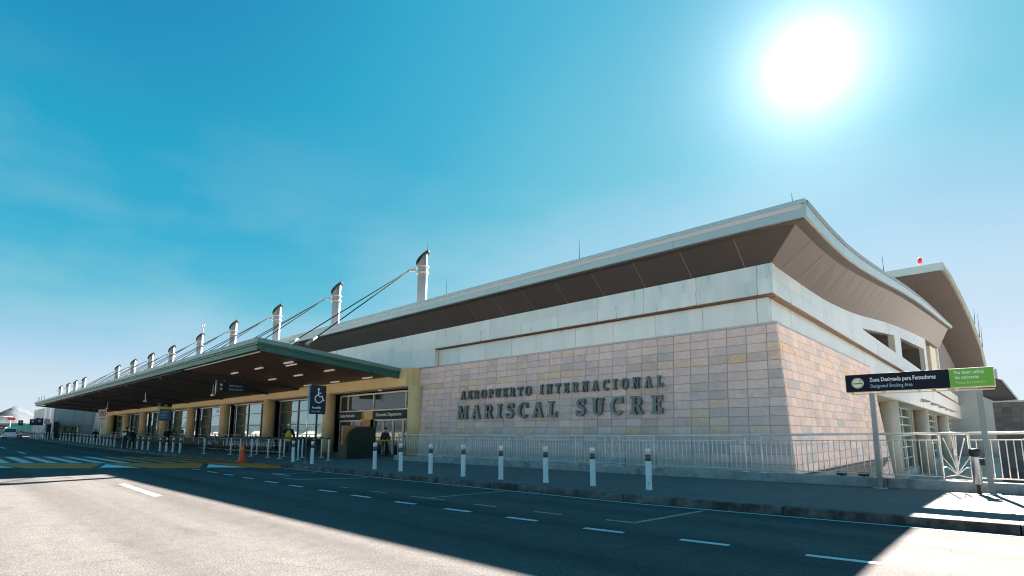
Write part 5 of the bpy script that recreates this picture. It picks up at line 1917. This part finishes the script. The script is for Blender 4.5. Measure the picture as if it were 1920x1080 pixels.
def person(loc, rz, label, top, legs, h=1.75, step=0.12, arms=None, cap=None, vest=None, mask=False, group=None):
    """faces local -Y. arms: (left elbow, left wrist, right elbow, right wrist)"""
    o = thing("person", loc, label, "person", group, rz, world_coords=False)
    s = h / 1.75
    J = {}
    J['pel'] = (0, 0, .95)
    J['spi'] = (0, .01, 1.12)
    J['che'] = (0, .01, 1.32)
    J['hem'] = (0, 0, .84)
    J['clr'] = (0, .012, 1.44)
    J['nek'] = (0, .01, 1.47)
    J['jaw'] = (0, -.015, 1.56)
    J['hea'] = (0, 0, 1.65)
    J['top'] = (0, .01, 1.735)
    J['nos'] = (0, -.105, 1.625)
    dl = arms or ((-.29, .03, 1.12), (-.31, -.08, .88), (.29, .03, 1.12), (.31, -.08, .88))
    for sd, (el, wr) in ((-1, dl[:2]), (1, dl[2:])):
        q = 'l' if sd < 0 else 'r'
        J['sh' + q] = (.19 * sd, .01, 1.40)
        J['el' + q], J['wr' + q] = el, wr
        d = (Vector(wr) - Vector(el)).normalized()
        J['ha' + q] = tuple(Vector(wr) + d * .08)
        J['hi' + q] = (.10 * sd, 0, .88)
        J['kn' + q] = (.11 * sd, -.03 - step * .6 * sd, .50)
        J['an' + q] = (.115 * sd, .03 - step * sd, .085)
        J['to' + q] = (.125 * sd, -.15 - step * sd, .035)
    names = list(J)
    verts = [tuple(Vector(J[k]) * s) for k in names]
    ix = {k: i for i, k in enumerate(names)}
    E = [('pel', 'spi'), ('spi', 'che'), ('che', 'clr'), ('clr', 'nek'), ('pel', 'hem'), ('nek', 'jaw'), ('jaw', 'hea'), ('hea', 'top'), ('hea', 'nos')]
    for q in 'lr':
        E += [('che', 'sh' + q), ('sh' + q, 'el' + q), ('el' + q, 'wr' + q), ('wr' + q, 'ha' + q), ('pel', 'hi' + q), ('hi' + q, 'kn' + q), ('kn' + q, 'an' + q), ('an' + q, 'to' + q)]
    RAD = dict(hem=(.12, .09), clr=(.07, .06), pel=(.14, .10), spi=(.13, .095), che=(.16, .11), nek=.044, jaw=.058, hea=(.082, .095), top=.062, nos=.016)
    for q in 'lr':
        RAD.update({'sh' + q: .062, 'el' + q: .042, 'wr' + q: .029, 'ha' + q: (.038, .022), 'hi' + q: .085, 'kn' + q: .058, 'an' + q: .04, 'to' + q: .035})
    edges = [(ix[a], ix[b]) for a, b in E]
    radii = [RAD[k] for k in names]
    # fingers and thumb
    for q, sd in (('l', -1), ('r', 1)):
        d = (Vector(J['ha' + q]) - Vector(J['wr' + q])).normalized()
        sx = Vector((0, 1, 0)) if abs(d.y) < .7 else Vector((0, 0, 1))
        for f, (offs, ln) in enumerate(((-.03, .065), (-.01, .08), (.012, .075), (.032, .058))):
            b0 = Vector(J['ha' + q]) + sx * offs
            m0 = b0 + d * (ln * .6)
            e0 = m0 + (d * .6 + Vector((-sd * .5, 0, 0))) * (ln * .5)
            k0 = len(verts)
            verts += [tuple(m0 * s), tuple(e0 * s)]
            edges += [(ix['ha' + q], k0), (k0, k0 + 1)]
            radii += [.0095, .0085]
        b0 = Vector(J['wr' + q]) + d * .03 - sx * .045 + d * .03
        k0 = len(verts)
        verts += [tuple(b0 * s)]
        edges += [(ix['wr' + q], k0)]
        radii += [.0105]
    radii = [tuple(v * s for v in r) if isinstance(r, tuple) else r * s for r in radii]
    skin_mesh("body", verts, edges, radii, ix['pel'], 'skin', o)

    def clothing(name, keys, es, grow, m):
        id2 = {k: i for i, k in enumerate(keys)}
        rr = []
        for k in keys:
            r = RAD[k]
            r = r if isinstance(r, tuple) else (r, r)
            rr.append(((r[0] + grow) * s, (r[1] + grow) * s))
        return skin_mesh(name, [tuple(Vector(J[k]) * s) for k in keys], [(id2[a], id2[b]) for a, b in es], rr, 0, m, o)
    clothing("trousers", ['pel', 'spi', 'hil', 'hir', 'knl', 'knr', 'anl', 'anr'], [('pel', 'spi'), ('pel', 'hil'), ('pel', 'hir'), ('hil', 'knl'), ('hir', 'knr'), ('knl', 'anl'), ('knr', 'anr')], .02, legs)
    clothing("jacket", ['pel', 'hem', 'spi', 'che', 'clr', 'shl', 'shr', 'ell', 'elr', 'wrl', 'wrr'], [('hem', 'pel'), ('pel', 'spi'), ('spi', 'che'), ('che', 'clr'), ('che', 'shl'), ('che', 'shr'), ('shl', 'ell'), ('shr', 'elr'), ('ell', 'wrl'), ('elr', 'wrr')], .034, top)
    if vest:
        clothing("vest", ['pel', 'hem', 'spi', 'che', 'clr'], [('hem', 'pel'), ('pel', 'spi'), ('spi', 'che'), ('che', 'clr')], .05, vest)
    for q in 'lr':
        a = Vector(J['an' + q]) * s
        MB().hexa([(a.x - .05, a.y - .21, 0), (a.x + .05, a.y - .21, 0), (a.x + .045, a.y + .07, 0), (a.x - .045, a.y + .07, 0),
                   (a.x - .04, a.y - .17, .06), (a.x + .04, a.y - .17, .06), (a.x + .045, a.y + .07, .10), (a.x - .045, a.y + .07, .10)]).build("shoe", 'black', o, (0, 0, 0), .02)
    z = 1.66 * s
    MB().lathe((0, .018 * s, z), [(.098 * s, 0), (.104 * s, .04), (.085 * s, .09), (.04 * s, .118)], 14).build("cap" if cap else "hair", cap or 'hair', o, (0, 0, 0))
    if cap:
        MB().box(-.07, .07, -.17, -.06, z + .015, z + .03).build("cap_peak", cap, o, (0, 0, 0))
    k = MB()
    for sd in (-1, 1):
        k.tube([(.033 * sd * s, -.088 * s, 1.655 * s), (.033 * sd * s, -.094 * s, 1.655 * s)], .012, 8)
    k.build("eyes", 'hair', o, (0, 0, 0))
    if mask:
        MB().hexa([(-.055, -.10, 1.545 * s), (.055, -.10, 1.545 * s), (.05, -.05, 1.545 * s), (-.05, -.05, 1.545 * s), (-.06, -.118, 1.63 * s), (.06, -.118, 1.63 * s), (.06, -.06, 1.63 * s), (-.06, -.06, 1.63 * s)]).build("face_mask", 'white', o, (0, 0, 0), .012)
    return o


person((-33.3, 15.3, .152), R(70), "person in a yellow vest and blue jeans reaching out beside the trolleys", 'uniform', 'jeans', 1.92, .10,
       arms=((-.30, -.10, 1.22), (-.33, -.36, 1.20), (.29, .03, 1.12), (.30, -.06, .9)), cap='white', vest='hivis')
person((-55.4, 11.3, .165), R(60), "person in a dark uniform and face mask holding white sheets at the kerb", 'uniform', 'uniform', 1.8, .05,
       arms=((-.29, -.02, 1.14), (-.14, -.30, 1.16), (.29, -.02, 1.14), (.14, -.30, 1.16)), mask=True)
k = MB()
k.box(-.17, .17, -.02, .02, 0, .24)
o = k.build("paper_sheets", 'white', None, (0, 0, 0))
o.location = (-55.4 + .385 * math.sin(R(60)), 11.3 - .385 * math.cos(R(60)), 1.30)
o.rotation_euler = (R(-20), 0, R(60))
tag(o, "stack of white sheets held by the person in dark uniform", "papers")
person((-54.5, 11.6, .163), R(120), "person in black seen half behind the one holding white sheets", 'uniform', 'uniform', 1.72, .08)
person((-56.5, 14.7, .167), R(100), "person in dark clothes and mask standing alone behind the four kerb bollards", 'uniform', 'uniform', 1.8, .06,
       arms=((-.30, .02, 1.14), (-.22, -.2, 1.0), (.33, -.02, 1.20), (.36, -.2, 1.30)), mask=True)
person((-80.5, 13.4, .23), R(95), "person in black by the stone block behind the bollard row", 'uniform', 'uniform', 1.75, .1)
person((-100.5, 13.6, .36), R(90), "person in a green shirt at the pavilion door, on the left", 'hoodie', 'uniform', 1.75, .1)
person((-98.6, 13.9, .36), R(80), "person in a green shirt at the pavilion door, on the right", 'hoodie', 'uniform', 1.78, .1)
person((-27.6, 18.6, .15), R(20), "person with black cap and mask behind the railing by the entrance doors", 'uniform', 'uniform', 1.68, .04, cap='black', mask=True)
YT = thing("yellow_table", (-27.3, 18.0, .15), "small yellow topped table by the entrance doors behind the railing", "table")
part("table_top", MB().box(-28.1, -26.3, 17.7, 18.2, 1.05, 1.12), 'sign_yellow', YT, .01)
for (x, y) in ((-28.0, 17.75), (-26.4, 17.75), (-28.0, 18.15), (-26.4, 18.15)):
    part("leg", MB().tube([(x, y, .152), (x, y, 1.05)], .025, 6), 'steel', YT)

# ================================================================ car and barrier at the far end
CA = thing("parked_car", (-118, 8.9, g(-118)), "white estate car seen from behind at the far end of the road", "car", None, R(168), world_coords=False)
prof = [(-2.1, .35), (-2.15, .75), (-2.05, 1.05), (-1.75, 1.75), (-1.3, 1.86), (.35, 1.84), (1.05, 1.25), (2.0, 1.08), (2.15, .75), (2.12, .35)]
k = MB()
lay = []
for w, sc in ((.86, 1), (.90, 1)):
    pass
b = len(k.v)
for sd in (-1, 1):
    for (x, z) in prof:
        ww = .90 if z < 1.1 else .90 - (z - 1.05) * .24
        k.v.append((x, sd * ww, z))
nP = len(prof)
k.face(list(range(nP)))
k.face(list(range(nP, 2 * nP))[::-1])
for i in range(nP):
    j = (i + 1) % nP
    k.face([j, i, nP + i, nP + j])
k.build("body", 'car_white', CA, (0, 0, 0), .05)
k = MB().hexa([(-2.075, -.72, 1.10), (-2.075, .72, 1.10), (-2.02, .72, 1.10), (-2.02, -.72, 1.10), (-1.835, -.62, 1.66), (-1.835, .62, 1.66), (-1.78, .62, 1.66), (-1.78, -.62, 1.66)])
k.build("rear_window", 'dark_glass', CA, (0, 0, 0))
for sd in (-1, 1):
    y0, y1 = sd * .895, sd * .755
    for (a, b2, c, d) in ((-1.7, -.75, -1.55, -.7), (-.65, .35, -.62, .1), (.42, .92, .2, .34)):
        k = MB().hexa([(a, y0 - .02, 1.12), (b2, y0 - .02, 1.12), (b2, y0 + .02, 1.12), (a, y0 + .02, 1.12), (c, y1 - .02, 1.70), (d, y1 - .02, 1.70), (d, y1 + .02, 1.70), (c, y1 + .02, 1.70)])
        k.build("side_window", 'dark_glass', CA, (0, 0, 0))
    MB().box(-2.18, -2.05, sd * .80 - .1, sd * .80 + .1, .85, 1.15).build("tail_lamp", 'tail', CA, (0, 0, 0), .02)
    for x in (-1.35, 1.35):
        wv = MB().tube([(x, sd * .92 - .1, .33), (x, sd * .92 + .02, .33)], .33, 18).build("wheel", 'tyre', CA, (0, 0, 0))
        MB().tube([(x, sd * .92 - .11, .33), (x, sd * .92 + .03, .33)], .20, 14).build("rim", 'steel', wv, (0, 0, 0))
    MB().box(.75, .95, sd * 1.0 - .1, sd * 1.0 + .1, 1.1, 1.25).build("mirror", 'black', CA, (0, 0, 0), .02)
MB().box(-2.22, -2.06, -.85, .85, .40, .62).build("bumper", 'car_white', CA, (0, 0, 0), .03)
MB().box(-2.19, -2.16, -.26, .26, .72, .84).build("number_plate", 'white', CA, (0, 0, 0))
RB = thing("red_barrier", (-128, 10.5, .5), "long red barrier beam right of the white car", "barrier")
part("beam", MB().box(-128.1, -127.9, 10.2, 12.4, 1.0, 1.6), 'red', RB)
part("print", MB().box(-127.895, -127.89, 10.6, 11.8, 1.25, 1.4), 'white', RB)
for yy in (10.4, 12.2):
    part("leg", MB().box(-128.1, -127.9, yy - .08, yy + .08, .5, .995), 'red', RB)
RC = thing("red_cone", (-112, 10.6, .45), "small red cone at the near end of the red barrier", "cone")
part("base", MB().box(-112.3, -111.7, 10.3, 10.9, .47, .53), 'red', RC)
part("body", MB().lathe((-112, 10.6, .53), [(.24, 0), (.05, .9)], 12), 'red', RC)
